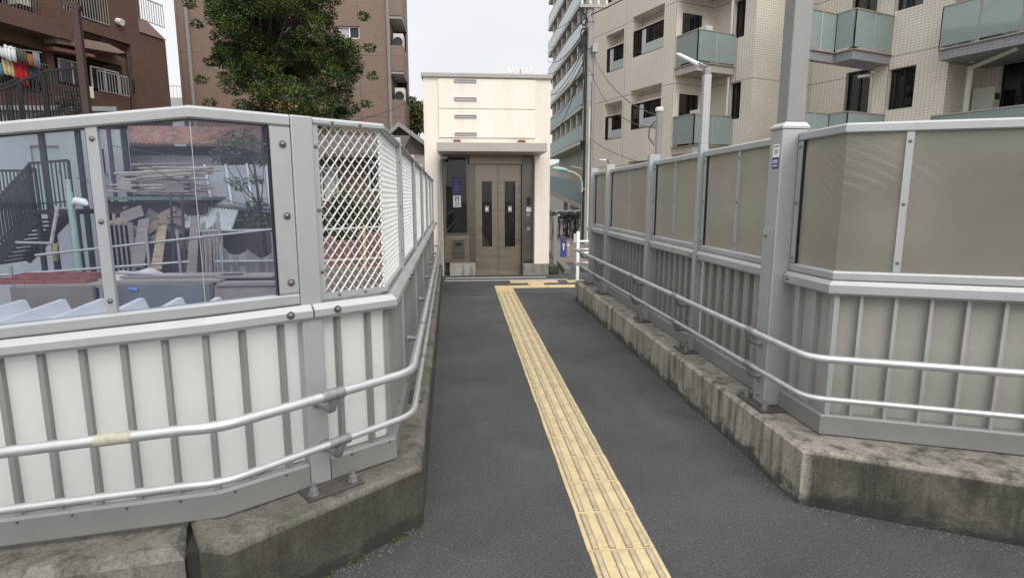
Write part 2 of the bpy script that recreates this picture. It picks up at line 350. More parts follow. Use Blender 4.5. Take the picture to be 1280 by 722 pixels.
LEAF2 = leafm('broad_leaf', (.035,.055,.016), (.075,.095,.03), (.15,.15,.05))
LEAF5 = leafm('olive_leaf', (.06,.075,.03), (.11,.12,.05), (.17,.16,.07))
LEAF3 = leafm('shrub_leaf', (.016,.030,.018), (.034,.052,.028), (.07,.085,.045))
LEAF4 = leafm('autumn_leaf', (.16,.11,.03), (.22,.16,.05), (.12,.13,.04))
FOLD = pm('white_folded_roof', (.66,.665,.67), .04, 1.2, .4, .1, dirt=(.5,.5,.5), dirt_amt=.3)
WOODG = pm('weathered_boards', (.24,.215,.185), .25, 3, .9, stretch=(.4,6,6), bmp=.2)
WOODB = pm('rough_timber', (.36,.27,.18), .35, 5, .85, stretch=(.4,4,4))
TIMBR = pm('pale_poles', (.34,.30,.25), .25, 6, .8)
REDB = pm('red_plastic', (.26,.075,.06), .2, 4, .6, dirt=(.16,.06,.05), dirt_amt=.5)
HOUSEW = pm('grey_white_wall', (.44,.45,.455), .06, 1, .8, dirt=(.34,.34,.34), dirt_amt=.4, stretch=(1,1,.4))
DOORG = pm('pale_green_door', (.38,.46,.44), .05, 1, .6)
SIDING = pm('brown_siding', (.14,.115,.10), .1, 2, .8, stretch=(12,12,.3))
ROOFG = pm('grey_sheet_roof', (.25,.245,.25), .12, 1.6, .7, dirt=(.24,.22,.2), dirt_amt=.4)
ROOFB = pm('dark_roof_tiles', (.075,.062,.055), .2, 2, .8, stretch=(1,8,1))
WALLBR = pm('shabby_brown_wall', (.115,.082,.068), .2, 1.6, .85, stretch=(1,1,.4))
GRNP = pm('pale_green_paint', (.34,.46,.40), .08, 4, .5)
TARP = pm('blue_tarp', (.06,.17,.45), .2, 6, .6)
GRNT = pm('green_sheet', (.10,.16,.12), .2, 3, .8)
NET = glassm('pale_net', (.75,.75,.75), (.5,.48,.45), .5, .02, .5)
PURP = pm('purple_sign', (.07,.055,.22), .06, 3, .5)
BLUE = pm('blue_sign', (.045,.06,.25), .06, 3, .5)
INK = pm('print_ink', (.02,.02,.03), .05, 3, .6)
PINK = pm('faded_pink_planter', (.17,.09,.078), .15, 4, .8)
BROWNST = pm('brown_steel', (.060,.034,.030), .15, 3, .6, .2)
AC = pm('aircon_white', (.60,.585,.53), .05, 4, .5)
FROSTLAMP = pm('lamp_shell', (.75,.76,.76), .03, 4, .35)

# ------------------------------------------------------------------ plan of the walkway
RP = [(1.82,8.2),(1.82,2.65),(1.82+.929*2.6,2.65-.370*2.6)]
Lk = -.0245
LP = [(-.93-2.4,2.10+.014),(-.93,2.10),(-.33,2.55),(-.33+Lk*8.0,10.55)]
def drop(v): return -.10*max(0.0,-.93-v.x) if v.y < 2.6 else 0.0   # the left passage ramps down
def plen(P): return [math.dist(P[i],P[i+1]) for i in range(len(P)-1)]
def pos(P, s, n=0):
    for i, L in enumerate(plen(P)):
        if s <= L or i == len(P)-2:
            a = Vector(P[i]); b = Vector(P[i+1]); d = (b-a)/L; q = a+d*s; nn = Vector((d.y,-d.x)); return q+nn*n, d, nn
        s -= L
def sub(P, s0, s1):
    out = [tuple(pos(P,s0)[0])]; acc = 0
    for i, L in enumerate(plen(P)[:-1]):
        acc += L
        if s0+1e-4 < acc < s1-1e-4: out.append(P[i+1])
    out.append(tuple(pos(P,s1)[0])); return out
def off(P, n):
    m = MB(); m.sweep(P, [(n,0),(n,1),(n+.001,0)]); return [(m.v[i*3].x, m.v[i*3].y) for i in range(len(P))]
def rounded(P, z, r=.08, steps=6):
    out = [Vector((*P[0],z))]
    for i in range(1,len(P)-1):
        p = Vector((*P[i],z)); a = (Vector((*P[i-1],z))-p); b = (Vector((*P[i+1],z))-p)
        p0 = p+a.normalized()*r; p1 = p+b.normalized()*r
        for k in range(steps+1):
            u = k/steps; out.append(p0*(1-u)**2+p*2*u*(1-u)+p1*u*u)
    out.append(Vector((*P[-1],z))); return out
def local(P, s, n, z):                                     # matrix: x along, y to the walkway, z up
    q, d, nn = pos(P, s, n); return Matrix(((d.x,nn.x,0,q.x),(d.y,nn.y,0,q.y),(0,0,1,z),(0,0,0,1)))

# ------------------------------------------------------------------ ground, walkway, kerbs
m = MB()
m.box((-260,2.3,-3.4),(-.78,400,-3.2)); m.box((-.775,-200,-.4),(260,400,-.03)); m.box((-260,-200,-.4),(-.78,2.295,-.03)); m.box((-.776,2.3,-3.4),(-.7,400,-.401))
tag(m.build('ground', GROUND), kind='structure')
lo = off(LP,-.2); ro = off(RP,-.2)
m = MB()
poly = [lo[0],lo[1],lo[2],lo[3],(2.4,10.55),(2.4,8.6),(2.02,8.2)]+ro[1:]+[(4.3,-3),(-3.3,-3)]
m.prism(poly, -.2, 0.0)
tag(m.build('walkway', ASPH), kind='structure')
m = MB(); m.box((-.72,10.56,-.2),(2.6,13.2,.002)); tag(m.build('landing', ASPH), kind='structure')
# paving of the street beside the lift
m = MB(); m.box((2.05,13.3,-.03),(9.0,36,-.022)); tag(m.build('brick_paving', PAVE), kind='structure')
m = MB(); m.prism([(2.0,11.2),(2.15,11.2),(2.75,20),(2.6,20)], -.03, .10, .012); tag(m.build('street_kerb', CONC_P), 'low pale kerb edging the brown brick street right of the lift', 'kerb')
# crack and steel drain covers across the path
m = MB(); m.box((-.37,8.79,.001),(1.63,8.805,.004)); tag(m.build('joint_line', JOINT), kind='structure')
for i,(y0,lab) in enumerate(((10.28,'thin bright steel strip set across the path, nearer the tactile paving'),(10.62,'thin bright steel strip lying across the sill of the lift door'))):
    m = MB(); m.box((-.36+.02*i,y0,.003),(1.9-.35*i,y0+.07,.014)); tag(m.build('drain_strip', ALUL, bevel=.003), lab, 'drain strip', 'steel strips before the lift')

# tactile paving
m = MB(); tl = .3; x0, x1 = .512, .812
y = 9.10; rnd = random.Random(3)
def tile(mb, ax, ay, bx, by, kind):
    j = lambda: rnd.uniform(-.0025,.0025)
    dz = rnd.uniform(0,.0012)
    mb.cur = 0 if kind == 'bar' else 2
    mb.prism([(ax+.002+j(),ay+.002+j()),(bx-.002+j(),ay+.002+j()),(bx-.002+j(),by-.002+j()),(ax+.002+j(),by-.002+j())], 0.0005, .004+dz, .001)
    if kind == 'bar':
        w = bx-ax
        for k in range(4):
            c = ax+w*(k+.5)/4; mb.cur = 3; mb.prism([(c-.0155,ay+.009),(c+.0155,ay+.009),(c+.0155,by-.009),(c-.0155,by-.009)], .004, .0062); mb.cur = 1
            mb.prism([(c-.0115,ay+.013),(c+.0115,ay+.013),(c+.0115,by-.013),(c-.0115,by-.013)], .0055, .0105, .003)
    else:
        for a in range(5):
            for b in range(5):
                cx = ax+(bx-ax)*(a+.5)/5; cy = ay+(by-ay)*(b+.5)/5; mb.cur = 2
                mb.prism([(cx+.012*math.cos(t_),cy+.012*math.sin(t_)) for t_ in [R(60*q) for q in range(6)]], .004, .009, .003)
n = 0
while y > -1.2:
    tile(m, x0, y-tl, x1, y, 'bar'); y -= tl; n += 1
tile(m, x0, 9.10, x1, 9.40, 'dot'); tile(m, x0, 9.40, x1, 9.70, 'dot')
for k in range(4): tile(m, x1+.3*k, 9.42, x1+.3*(k+1), 9.70, 'dot')
tile(m, 1.12, 9.70, 1.40, 9.98, 'dot')
for k in range(3): tile(m, .82+.29*k, 9.98, .82+.29*(k+1), 10.26, 'dot')
for k in range(3): tile(m, 1.86+.3*k, 9.98, 1.86+.3*(k+1), 10.26, 'dot')
tag(m.build('tactile_paving', [YEL,YELB,YELP,YELD]), kind='structure')

# kerbs
m = MB()
rk = off(RP,.18); rb = off(RP,-.22)
cr = [(1.64,8.27),(1.636,2.491),(3.967,1.246)]
m.prism(cr+[(cr[2][0]+.15,cr[2][1]+.42),(2.02,2.85),(2.04,8.27)], -.1, .29, .018)
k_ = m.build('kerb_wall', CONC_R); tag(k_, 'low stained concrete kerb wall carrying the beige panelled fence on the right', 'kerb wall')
m = MB()
m.prism([(-.206+Lk*8.05,10.55),(-.206,2.471),(-.835,1.895),(-.945,1.925),(-1.12,2.22),(-.55,2.72),(-.8,10.55)], -.1, .29, .022)
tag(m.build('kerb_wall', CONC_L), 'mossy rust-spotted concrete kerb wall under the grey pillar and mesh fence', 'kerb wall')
p1 = atz(229,686,.275); p2 = atz(0,719.5,.21); dd = (p2-p1); p3 = p1+dd*3
DEF[0] = drop
m = MB(); m.prism([(p1.x,p1.y),(p3.x,p3.y),(p3.x+.05,p3.y+.36),(p1.x-.10,p1.y+.36)], -.1, .275, .035)
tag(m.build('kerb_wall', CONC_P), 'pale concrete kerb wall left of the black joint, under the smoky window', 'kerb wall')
m = MB(); m.prism([(p1.x+.002,p1.y+.012),(-.949,1.935),(-1.122,2.22),(p1.x-.095,p1.y+.355)], -.1, .262)
tag(m.build('expansion_joint', JOINT), 'black bitumen joint filler between two concrete kerb walls', 'joint')

DEF[0] = None
# ------------------------------------------------------------------ the fences
def bolt_at(P, s, n, z, parent, r=.011, h=.012, proto={}):
    mb = MB(); M = local(P, s, n, z)
    pts = [M @ Vector((0,0,0)), M @ Vector((0,.003,0)), M @ Vector((0,.0031,0)), M @ Vector((0,h*.7,0)), M @ Vector((0,h,0))]
    mb.tube(pts, r, 8, True, [r*1.35,r*1.35,r,r*.85,r*.4]); return mb.build('bolt', BOLT, parent, smooth=True)
def rail_prof(n0,n1,z0,z1,c=.012):
    return [(n0,z0),(n1-c,z0),(n1,z0+c),(n1,z1-c*1.6),(n1-c*1.6,z1),(n0,z1)]
def post_base(P, s, n, z, parent, w=.26, d=.13):
    mb = MB(); M = local(P, s, n, z); mb.box((-w/2,-d/2,0),(w/2,d/2,.014),M)
    bp = mb.build('base_plate', PLATE, parent, bevel=.003)
    for sx in (-1,1):
        mb = MB(); c = M @ Vector((sx*w*.36,d*.22,0))
        mb.tube([c+Vector((0,0,z_)) for z_ in (.014,.018,.0181,.038,.0381,.062)], .02, 6, True, [.024,.024,.019,.019,.011,.010])
        mb.build('anchor_bolt', CAST, bp)

# ---- right fence
fr_R = thing('fence', 'long aluminium fence with beige frosted panels along the right kerb', 'fence', (1.82,5.4,.29))
LR = plen(RP); tot = sum(LR); yS = lambda Y: 8.2-Y
postsR = [yS(7.95), yS(7.08), yS(5.44), yS(4.30), yS(3.10)]
bends = LR[0]
# rails between posts
edges = [0.0]+postsR+[tot]
hw = [0,.035,.035,.035,.035,.07,0]
for i in range(len(edges)-1):
    a = edges[i]+hw[i]+.003; b = edges[i+1]-hw[i+1]-.003
    if i == len(edges)-2: a = edges[i]+.068
    if b-a < .05: continue
    sp_ = sub(RP, a, b)
    MB().sweep(sp_, rail_prof(-.035,.004,.293,.402,.006)).build('bottom_plate', ALU2, fr_R)
    MB().sweep(sp_, rail_prof(-.06,.03,1.025,1.095,.012)).build('mid_rail', ALU, fr_R)
    MB().sweep(sp_, [(-.05,.403),(-.044,.403),(-.044,1.024),(-.05,1.024)]).build('backing_sheet', BEIGEP, fr_R)
    # framed pane
    fm = MB(); fm.sweep(sp_, rail_prof(-.045,.004,1.097,1.142,.006)); fm.sweep(sp_, rail_prof(-.045,.004,1.803,1.85,.006))
    L_ = b-a
    for (s0,s1) in ((a,a+.04),(b-.04,b)):
        fm.sweep(sub(RP,s0,s1), rail_prof(-.043,.002,1.1415,1.8035,.006))
    fo = fm.build('panel_frame', ALU, fr_R)
    MB().sweep(sub(RP,a+.04,b-.04), [(-.022,1.142),(-.016,1.142),(-.016,1.803),(-.022,1.803)]).build('pane', PANE_R, fo)
    rub = MB(); 
    for s0 in (a+.04,): rub.sweep(sub(RP,s0,s0+.006), [(-.015,1.142),(-.002,1.142),(-.002,1.803),(-.015,1.803)])
    rub.build('seal', BLACK, fo)
    dv = [a+L_/2] if i in (2,3,4) else ([bends+.27, bends+1.3, bends+2.2] if i == 5 else [])
    for s0 in dv:
        d_ = MB(); d_.sweep(sub(RP,s0-.016,s0+.016), [(-.016,1.141),(-.004,1.141),(-.004,1.804),(-.016,1.804)]); d_ = d_.build('divider', ALU, fo)
        for z_ in (1.19,1.47,1.76): bolt_at(RP, s0, -.004, z_, d_, .006, .006)
    for s0 in (a+.02,b-.02):
        for z_ in (1.17,1.47,1.77): bolt_at(RP, s0, .002, z_, fo, .007, .007)
        bolt_at(RP, s0+.012*(1 if s0 < (a+b)/2 else -1), .03, 1.06, fr_R, .010, .012)
    # balusters
    nb = max(1,round(L_/.13)); 
    if i == 5: nb = round(L_/.148)
    for q in range(nb):
        s0 = a+L_*(q+.5)/nb; M = local(RP, s0, -.018, 0); w_ = .016 if i < 5 or s0 < bends else .008
        bb = MB(); bb.box((-w_,-.024,.396),(w_,.004,1.03),M); bb.build('baluster', ALU2 if i < 5 else ALU, fr_R)
for q, s0 in enumerate(postsR[:-1]):
    tall = (q == 3); top = 1.90
    pb = MB(); hw_ = .026 if tall else .033; fd_, bd_ = (.03,-.03) if tall else (.05,-.055); pb.box((-hw_,bd_,.295),(hw_,fd_,top),local(RP,s0,0,0)); pb.box((-hw_-.001,bd_-.001,top),(hw_+.001,fd_+.001,top+.004),local(RP,s0,0,0))
    po = pb.build('post', ALU, fr_R, bevel=.004)
    post_base(RP, s0, .06, .29, po, .22, .12)
    for z_ in (.55,.36): bolt_at(RP, s0, .05, z_, po, .008)
# main lamp pole in the fence
s0 = postsR[4]; M = local(RP, s0, .02, 0)
lp = thing('lamp_pole', 'tall square grey pole with 03 sticker rising through the right fence', 'pole', M @ Vector((0,0,.29)))
pb = MB(); pb.box((-.062,-.07,.304),(.062,.075,1.87),M); lower = pb.build('lower_post', ALU, lp, bevel=.006)
pb = MB(); pb.box((-.064,.0755,.62),(.04,.079,1.33),M); cv = pb.build('cover_plate', ALU, lp, bevel=.002)
cp = MB(); vs=[]
for (hx,hy0,hy1,z_) in ((.068,-.076,.081,1.87),(.068,-.076,.081,1.882),(.052,-.058,.055,1.905)):
    vs += [M @ Vector((sx*hx, (hy1 if sy>0 else hy0), z_)) for (sx,sy) in ((-1,-1),(1,-1),(1,1),(-1,1))]
cp.add(vs,[(3,2,1,0),(8,9,10,11)]+[(j*4+i,j*4+(i+1)%4,(j+1)*4+(i+1)%4,(j+1)*4+i) for j in (0,1) for i in range(4)])
cp.build('collar', ALUL, lp)
pb = MB(); vs=[]
for (h,z_) in ((.052,1.905),(.047,5.2)):
    vs += [M @ Vector((sx*h, sy*h, z_)) for (sx,sy) in ((-1,-1),(1,-1),(1,1),(-1,1))]
pb.add(vs,[(3,2,1,0),(4,5,6,7)]+[(i,(i+1)%4,4+(i+1)%4,4+i) for i in range(4)]); pb.build('upper_post', ALU2, lp, bevel=.005)
post_base(RP, s0, .075, .29, lp, .30, .15)
for (u,z_) in ((-.03,1.29),(-.03,.66),(.0,.44),(.0,.355)): 
    MM = M @ Matrix.Translation((u,.079 if z_ > .6 else .075,z_)); mb = MB(); mb.tube([MM@Vector((0,0,0)),MM@Vector((0,.005,0)),MM@Vector((0,.012,0))],.01,8,True,[.013,.010,.005]); mb.build('bolt', BOLT, lp)
# sticker 03
def text(name, body, size, M, mat, parent):
    cu = bpy.data.curves.new(name,'FONT'); cu.body = body; cu.size = size; cu.align_x = 'CENTER'; cu.align_y = 'CENTER'; cu.extrude = .0004
    o = bpy.data.objects.new(name, cu); COL.objects.link(o)
    dg = bpy.context.evaluated_depsgraph_get(); me = bpy.data.meshes.new_from_object(o.evaluated_get(dg)); bpy.data.objects.remove(o)
    me.transform(WM[parent.name].inverted() @ M); me.materials.append(mat)
    ob = bpy.data.objects.new(name, me); COL.objects.link(ob); ob.parent = parent; WM[ob.name] = WM[parent.name].copy(); return ob
def TM(M):  # text frame on a face whose outward direction is local y: text x = -x (seen from the walkway), text y = z
    return M @ Matrix(((-1,0,0,0),(0,0,1,0),(0,1,0,0),(0,0,0,1)))
Ms = M @ Matrix.Translation((.012,.0755,1.72))
sb = MB(); sb.box((-.032,0,0),(.032,.0012,.07),Ms); sk = sb.build('sticker', WHITE, lp)
sb = MB(); sb.box((-.032,0,-.062),(.032,.0013,-.001),Ms); sb.build('sticker_base', PURP, sk)
text('number', '03', .034, TM(Ms @ Matrix.Translation((0,.0016,.028))), INK, sk)
for (z_,w_,mt) in ((.058,.05,INK),(-.018,.046,WHITE),(-.028,.05,WHITE),(-.046,.044,WHITE)):
    lb = MB()
    nn_ = 7
    for q in range(nn_):
        u = -w_/2+w_*q/nn_; lb.box((u,.0013,z_-.003),(u+w_/nn_*.72,.0019,z_+.0035),Ms)
    lb.build('print_line', mt, sk)

# ---- left fence
DEF[0] = drop
fr_L = thing('fence', 'aluminium fence with smoky bent window, mesh bays and white sheets on the left', 'fence', (-.6,2.3,.29))
LL = plen(LP); c1 = LL[0]; c2 = LL[0]+LL[1]; totL = sum(LL)
sp = c1+.388                                                  # the pillar
pil = MB(); M = local(LP, sp, 0, 0); pil.box((-.044,-.095,.296),(.044,.006,1.812),M); po = pil.build('pillar', ALU, fr_L, bevel=.006)
post_base(LP, sp+.02, .055, .29, po, .24, .12)
corr = [c2+.84+1.345*k for k in range(6)]
segs = [(.0,sp-.047,'w'),(sp+.047,corr[0]-.03,'m')]+[(corr[k]+.03,corr[k+1]-.03,'m') for k in range(5)]+[(corr[5]+.03,totL,'m')]
def meshpanel(P, s0, s1, z0, z1, n0):
    mb = MB(); w, h = .038, .048; t = .0016
    cols = int((s1-s0)/w)+1; rows = int(round((z1-z0)/h)); h = (z1-z0)/rows; w = (s1-s0)/cols
    def pt(s, z, o): q, d, nn = pos(P, min(max(s,s0),s1), n0+o); return Vector((q.x,q.y,z))
    for c in range(cols):
        for sg in (0,1):
            for r_ in range(rows):
                a = s0+c*w+(w if (r_+sg)%2 else 0)*1.0; b = s0+c*w+(w if (r_+1+sg)%2 else 0)*1.0
                if sg == 1: pass
                za, zb_ = z0+r_*h, z0+(r_+1)*h
                # a flat strand, its broad side turned out of the plane and tipped downwards
                A0 = pt(a,za+.0014,-.0045); A1 = pt(a,za-.0014,.0045); B0 = pt(b,zb_+.0014,-.0045); B1 = pt(b,zb_-.0014,.0045)
                q, d, nn = pos(P,(a+b)/2,0); tt = Vector((d.x,d.y,0))*.0009
                mb.add([A0-tt,A1-tt,B1-tt,B0-tt,A0+tt,A1+tt,B1+tt,B0+tt],[(0,1,2,3),(7,6,5,4),(0,4,5,1),(3,2,6,7),(0,3,7,4),(1,5,6,2)])
    return mb
for i,(a,b,kind) in enumerate(segs):
    sp_ = sub(LP,a,b); L_ = b-a
    MB().sweep(sp_, rail_prof(-.035,.004,.293,.402,.006)).build('bottom_plate', ALU2, fr_L)
    a2 = a-.046 if i == 1 else a; b2 = b+.040 if i == 0 else b
    MB().sweep(sub(LP,a2,b2+(.056 if 0 < i < len(segs)-1 else 0)), rail_prof(-.085,.03,1.012,1.075,.014) if i != 0 else rail_prof(-.06,.03,1.012,1.075,.014)).build('mid_rail', ALUL, fr_L)
    MB().sweep(sp_, [(-.05,.403),(-.044,.403),(-.044,1.011),(-.05,1.011)]).build('backing_sheet', WHITEP if i < 2 else LIGHTP, fr_L)
    nb = round(L_/.148)
    for q in range(nb):
        s0 = a+L_*(q+.5)/nb
        if i == 1 and abs(s0-c2) < .03: continue
        M = local(LP, s0, -.020, 0) @ Matrix.Rotation(R(-10 if s0 < c2 else 0),4,'Z')
        bb = MB(); bb.box((-.009,-.020,.396),(.009,.004 if s0 > c2 else .008,1.016),M); bb.build('baluster', ALU2, fr_L)
    for s0 in (a+.05,b-.05):
        bolt_at(LP, s0, .03, 1.045, fr_L, .012, .014)
    for s0 in [a+L_*(q+.5)/max(2,round(L_/.2)) for q in range(max(2,round(L_/.2)))]: 
        if i < 2: bolt_at(LP, s0, .004, .385, fr_L, .0035, .003)
    if kind == 'w':
        fm = MB(); fm.sweep(sp_, rail_prof(-.045,.004,1.078,1.125,.006)); fm.sweep(sp_, rail_prof(-.045,.004,1.768,1.812,.006))
        fm.sweep(sub(LP,b-.076,b), rail_prof(-.043,.002,1.124,1.769,.006))
        fo = fm.build('panel_frame', ALU, fr_L)
        MB().sweep(sub(LP,a,b-.076), [(-.026,1.125),(-.020,1.125),(-.020,1.768),(-.026,1.768)]).build('pane', PANE_L, fo)
        rb_ = MB(); rb_.sweep(sub(LP,b-.083,b-.0765), [(-.02,1.125),(-.001,1.125),(-.001,1.768),(-.02,1.768)]); rb_.sweep(sub(LP,a,b-.084), [(-.019,1.763),(-.006,1.763),(-.006,1.7675),(-.019,1.7675)]); rb_.build('seal', BLACK, fo)
        for s0, w_ in ((c1-.325,.019),(c1-1.4,.019)):
            d_ = MB(); d_.sweep(sub(LP,s0-w_,s0+w_), [(-.019,1.124),(-.004,1.124),(-.004,1.769),(-.019,1.769)]); d_ = d_.build('divider', ALU, fo)
            for z_ in (1.17,1.45,1.73): bolt_at(LP, s0, -.004, z_, d_, .007, .007)
        d_ = MB(); d_.sweep(sub(LP,c1-.006,c1+.006), [(-.0195,1.125),(-.014,1.125),(-.014,1.768),(-.0195,1.768)]); d_.build('bend_seam', ALUL, fo)
        for z_ in (1.17,1.43,1.70): bolt_at(LP, b-.03, .002, z_, fo, .011, .011)
    else:
        fm = MB(); fm.sweep(sp_, [(-.045,1.088),(-.012,1.088),(-.012,1.108),(-.045,1.108)]); fm.sweep(sp_, rail_prof(-.05,-.002,1.785,1.812,.006))
        for (s0,s1) in ((a,a+.022),(b-.022,b)): fm.sweep(sub(LP,s0,s1), [(-.044,1.107),(-.012,1.107),(-.012,1.786),(-.044,1.786)])
        fo = fm.build('mesh_frame', ALU if i == 1 else ALU2, fr_L)
        if i == 1:
            mm = meshpanel(LP, a+.022, c2-.002, 1.108, 1.785, -.03); m3 = meshpanel(LP, c2+.012, b-.022, 1.108, 1.785, -.03); mm.add(m3.v, m3.f)
        else: mm = meshpanel(LP, a+.022, b-.022, 1.108, 1.785, -.03)
        mm.build('wire_mesh', MESH, fo)
        for s0 in (a+.011,b-.011):
            for z_ in (1.2,1.45,1.7): bolt_at(LP, s0, -.012, z_, fo, .006, .006)
        for q in range(max(2,int(L_/.12))):
            s0 = a+.08+(L_-.16)*q/max(1,max(2,int(L_/.12))-1)
            if abs(s0-c2) > .03: bolt_at(LP, s0, -.002, 1.797, fo, .005, .005); bolt_at(LP, s0, -.012, 1.098, fo, .005, .005)
for k, s0 in enumerate(corr):
    pb = MB(); M = local(LP, s0, 0, 0); pb.box((-.028,-.06,1.0755),(.028,.0,1.835),M); pb.box((-.026,-.055,.296),(.026,-.01,1.011),M)
    po = pb.build('post', ALU, fr_L, bevel=.004); post_base(LP, s0, .04, .29, po, .2, .1)
    for z_ in (1.12,1.79): 
        bolt_at(LP, s0, .0, z_, po, .01, .012)

DEF[0] = None
# ---- handrails
def handrail(name, label, P, rail, z, r, stops, postn, grp, dz=None):
    DEF[0] = dz
    t = thing(name, label, 'handrail', (*rail[0], z-.03), 0, grp)
    mb = MB(); pts = rounded(rail, z, .09); mb.tube(pts, r, 14); mb.build('rail', TUBE, t, smooth=True)
    for s0 in stops:
        q, d, nn = pos(P, s0, postn); n = .15
        for i in range(len(rail)-1):                       # where the post's normal meets the rail
            A = Vector(rail[i]); e = Vector(rail[i+1])-A; den = nn.x*e.y-nn.y*e.x
            if abs(den) < 1e-6: continue
            w_ = A-q; tt = (w_.x*e.y-w_.y*e.x)/den; uu = (w_.x*nn.y-w_.y*nn.x)/den
            if 0 <= uu <= 1 and 0 < tt < .5: n = tt; dd_ = e.normalized(); break
        c = q+nn*n; d = dd_; nn2 = nn
        M = Matrix(((d.x,nn.x,0,c.x),(d.y,nn.y,0,c.y),(0,0,1,z),(0,0,0,1))); b = MB()
        b.tube([M@Vector((x_,0,0)) for x_ in (-.048,-.044,.044,.048)], r+.005, 12, True, [r+.001,r+.005,r+.005,r+.001])
        b.tube([M@Vector(v_) for v_ in ((0,0,-r*.8),(0,-.003,-r-.022),(0,-.014,-r-.042),(0,-.034,-r-.052),(0,-n*.7,-r-.052),(0,-n,-r-.052))], .0125, 10, True, [.019,.0175,.017,.0165,.0155,.0155])
        b.tube([M@Vector((0,-n+q_,-r-.052)) for q_ in (.0,.006,.0061,.016)], .026, 12, True, [.028,.028,.020,.016])
        b.build('bracket', CAST, t, smooth=True)
    DEF[0] = None
    return t
def ext(P, a): 
    v = (Vector(P[0])-Vector(P[1])).normalized()*a; return [tuple(Vector(P[0])+v)]+P[1:]
RPx = ext(RP,.18)
hr = handrail('handrail', 'upper silver handrail running along the beige right fence', RPx, off(RPx,.162), .735, .0195, [s_+.18 for s_ in postsR], .05, 'handrails on the right fence')
e0 = pos(RPx,0,.162)[0]; b = MB(); b.tube([(e0.x,e0.y,.735),(e0.x+.03,e0.y+.012,.735),(1.86,8.395,.735)], .018, 10); b.build('return_bar', TUBE, hr)
hr = handrail('handrail', 'lower thinner silver handrail running along the beige right fence', RPx, off(RPx,.162), .535, .015, [s_+.18 for s_ in postsR], .05, 'handrails on the right fence')
b = MB(); b.tube([(e0.x,e0.y,.535),(e0.x+.03,e0.y+.012,.535),(1.86,8.395,.535)], .014, 10); b.build('return_bar', TUBE, hr)
LPx = LP; LH = [(-.846-2.3,1.90),(-.846,1.892),(-.237,2.48),off(LP,.095)[3]]
h1 = handrail('handrail', 'upper silver handrail along the left fence with a faded paper band', LP, LH, .735, .0195, [sp]+corr, .006, 'handrails on the left fence', drop)
b = MB(); q0 = Vector((*LH[1],.735)); q1 = Vector((*LH[0],.735)); DEF[0] = drop; dq = (q1-q0).normalized()
b.tube([q0+dq*(.26+.115*k) for k in (0,1)], .0212, 14); b.build('paper_band', pm('faded_paper',(.42,.40,.31),.15,20,.7,dirt=(.2,.2,.14),dirt_amt=.6), h1, smooth=True)
DEF[0] = None
h2 = handrail('handrail', 'lower thinner silver handrail along the left fence', LP, LH, .535, .015, [sp+.02]+corr, .006, 'handrails on the left fence', drop)

# ---- small lamps on the fence posts
def led(base, tip, top_post, label, s0):
    t = thing('walkway_lamp', label, 'lamp', base, 0, 'slim lamps on the right fence')
    if top_post:
        pb = MB(); pb.box((-.025,-.028,1.9045),(.025,.028,base[2]),local(RP,s0,0,0)); pb.build('stem', ALU, t, bevel=.004)
    b_ = Vector(base); tp = Vector(tip); mb = MB()
    mb.box((-.022,-.025,base[2]),(.022,.025,base[2]+.045),local(RP,s0,0,0)); mb.build('hinge', CAST, t, bevel=.004)
    mb = MB(); c0 = b_+Vector((0,0,.045)); d = (tp-c0)
    mb.bar(c0+d*.05, c0+d*.25, .03, .03); mb.build('knuckle', CAST, t)
    mb = MB(); mb.tube([c0+d*f_ for f_ in (.14,.2,.9,1.0)], .02, 10, True, [.011,.016,.013,.005]); mb.build('lamp_head', FROSTLAMP, t, smooth=True)
q = pos(RP, postsR[3], 0)[0]; tp = at(846,67,4.62); led((q.x,q.y,2.40), tp, True, 'slim white lamp tilted on a tall fence post before the apartments', postsR[3])
q = pos(RP, postsR[1], 0)[0]; tp = at(749,200,7.4); led((q.x,q.y,1.9055), tp, False, 'slim white lamp lying low on the far fence post', postsR[1])

# ------------------------------------------------------------------ lift tower
EY = 11.02
ex = lambda x: at(x,247,EY).x
ez = lambda y: at(620,y,EY).z
lift = thing('elevator_tower', 'cream lift tower with stainless doors and canopy at the path end', 'lift', (ex(609),EY+1.2,0))
x0_, x1_ = ex(532), ex(687); xo0, xo1 = ex(553), ex(668.5)
zc0, zc1 = ez(191), ez(177.5); ztop = ez(98)
m = MB()
m.box((x0_,EY,0),(xo0,EY+.3,ztop)); m.box((xo1,EY,ez(330)),(x1_,EY+.3,ztop)); m.box((xo0,EY,zc0+.02),(xo1,EY+.3,ztop)); m.box((xo0-.04,EY+.301,0),(xo0+.0,EY+.6,zc0+.05)); m.box((xo1,EY+.301,0),(xo1+.04,EY+.6,zc0+.05)); m.box((xo0,EY+.301,zc0+.02),(xo1,EY+.6,zc0+.06))
m.box((x0_,EY+.602,0),(x1_,EY+2.6,ztop)); m.box((x0_,EY+.302,0),(xo0-.041,EY+.6019,ztop)); m.box((xo1+.041,EY+.302,0),(x1_,EY+.6019,ztop)); m.box((xo0-.0409,EY+.302,zc0+.061),(xo1+.0409,EY+.6019,ztop))
wall = m.build('wall', CREAM, lift)
pz0, pz1, pzm = ez(172.5), ez(99.5), ez(136.8)
m = MB(); m.box((ex(550.5),EY-.022,pz0),(ex(668.5),EY-.001,pzm-.006)); m.build('wall_panel', CREAM2, lift, bevel=.004)
m = MB(); m.box((ex(550.5),EY-.022,pzm+.006),(ex(668.5),EY-.001,pz1)); m.build('wall_panel', CREAM2, lift, bevel=.004)
m = MB(); m.box((x0_-.03,EY-.05,ztop),(x1_+.03,EY+2.65,ez(92.5))); m.build('roof_cap', GREYM, lift, bevel=.008)
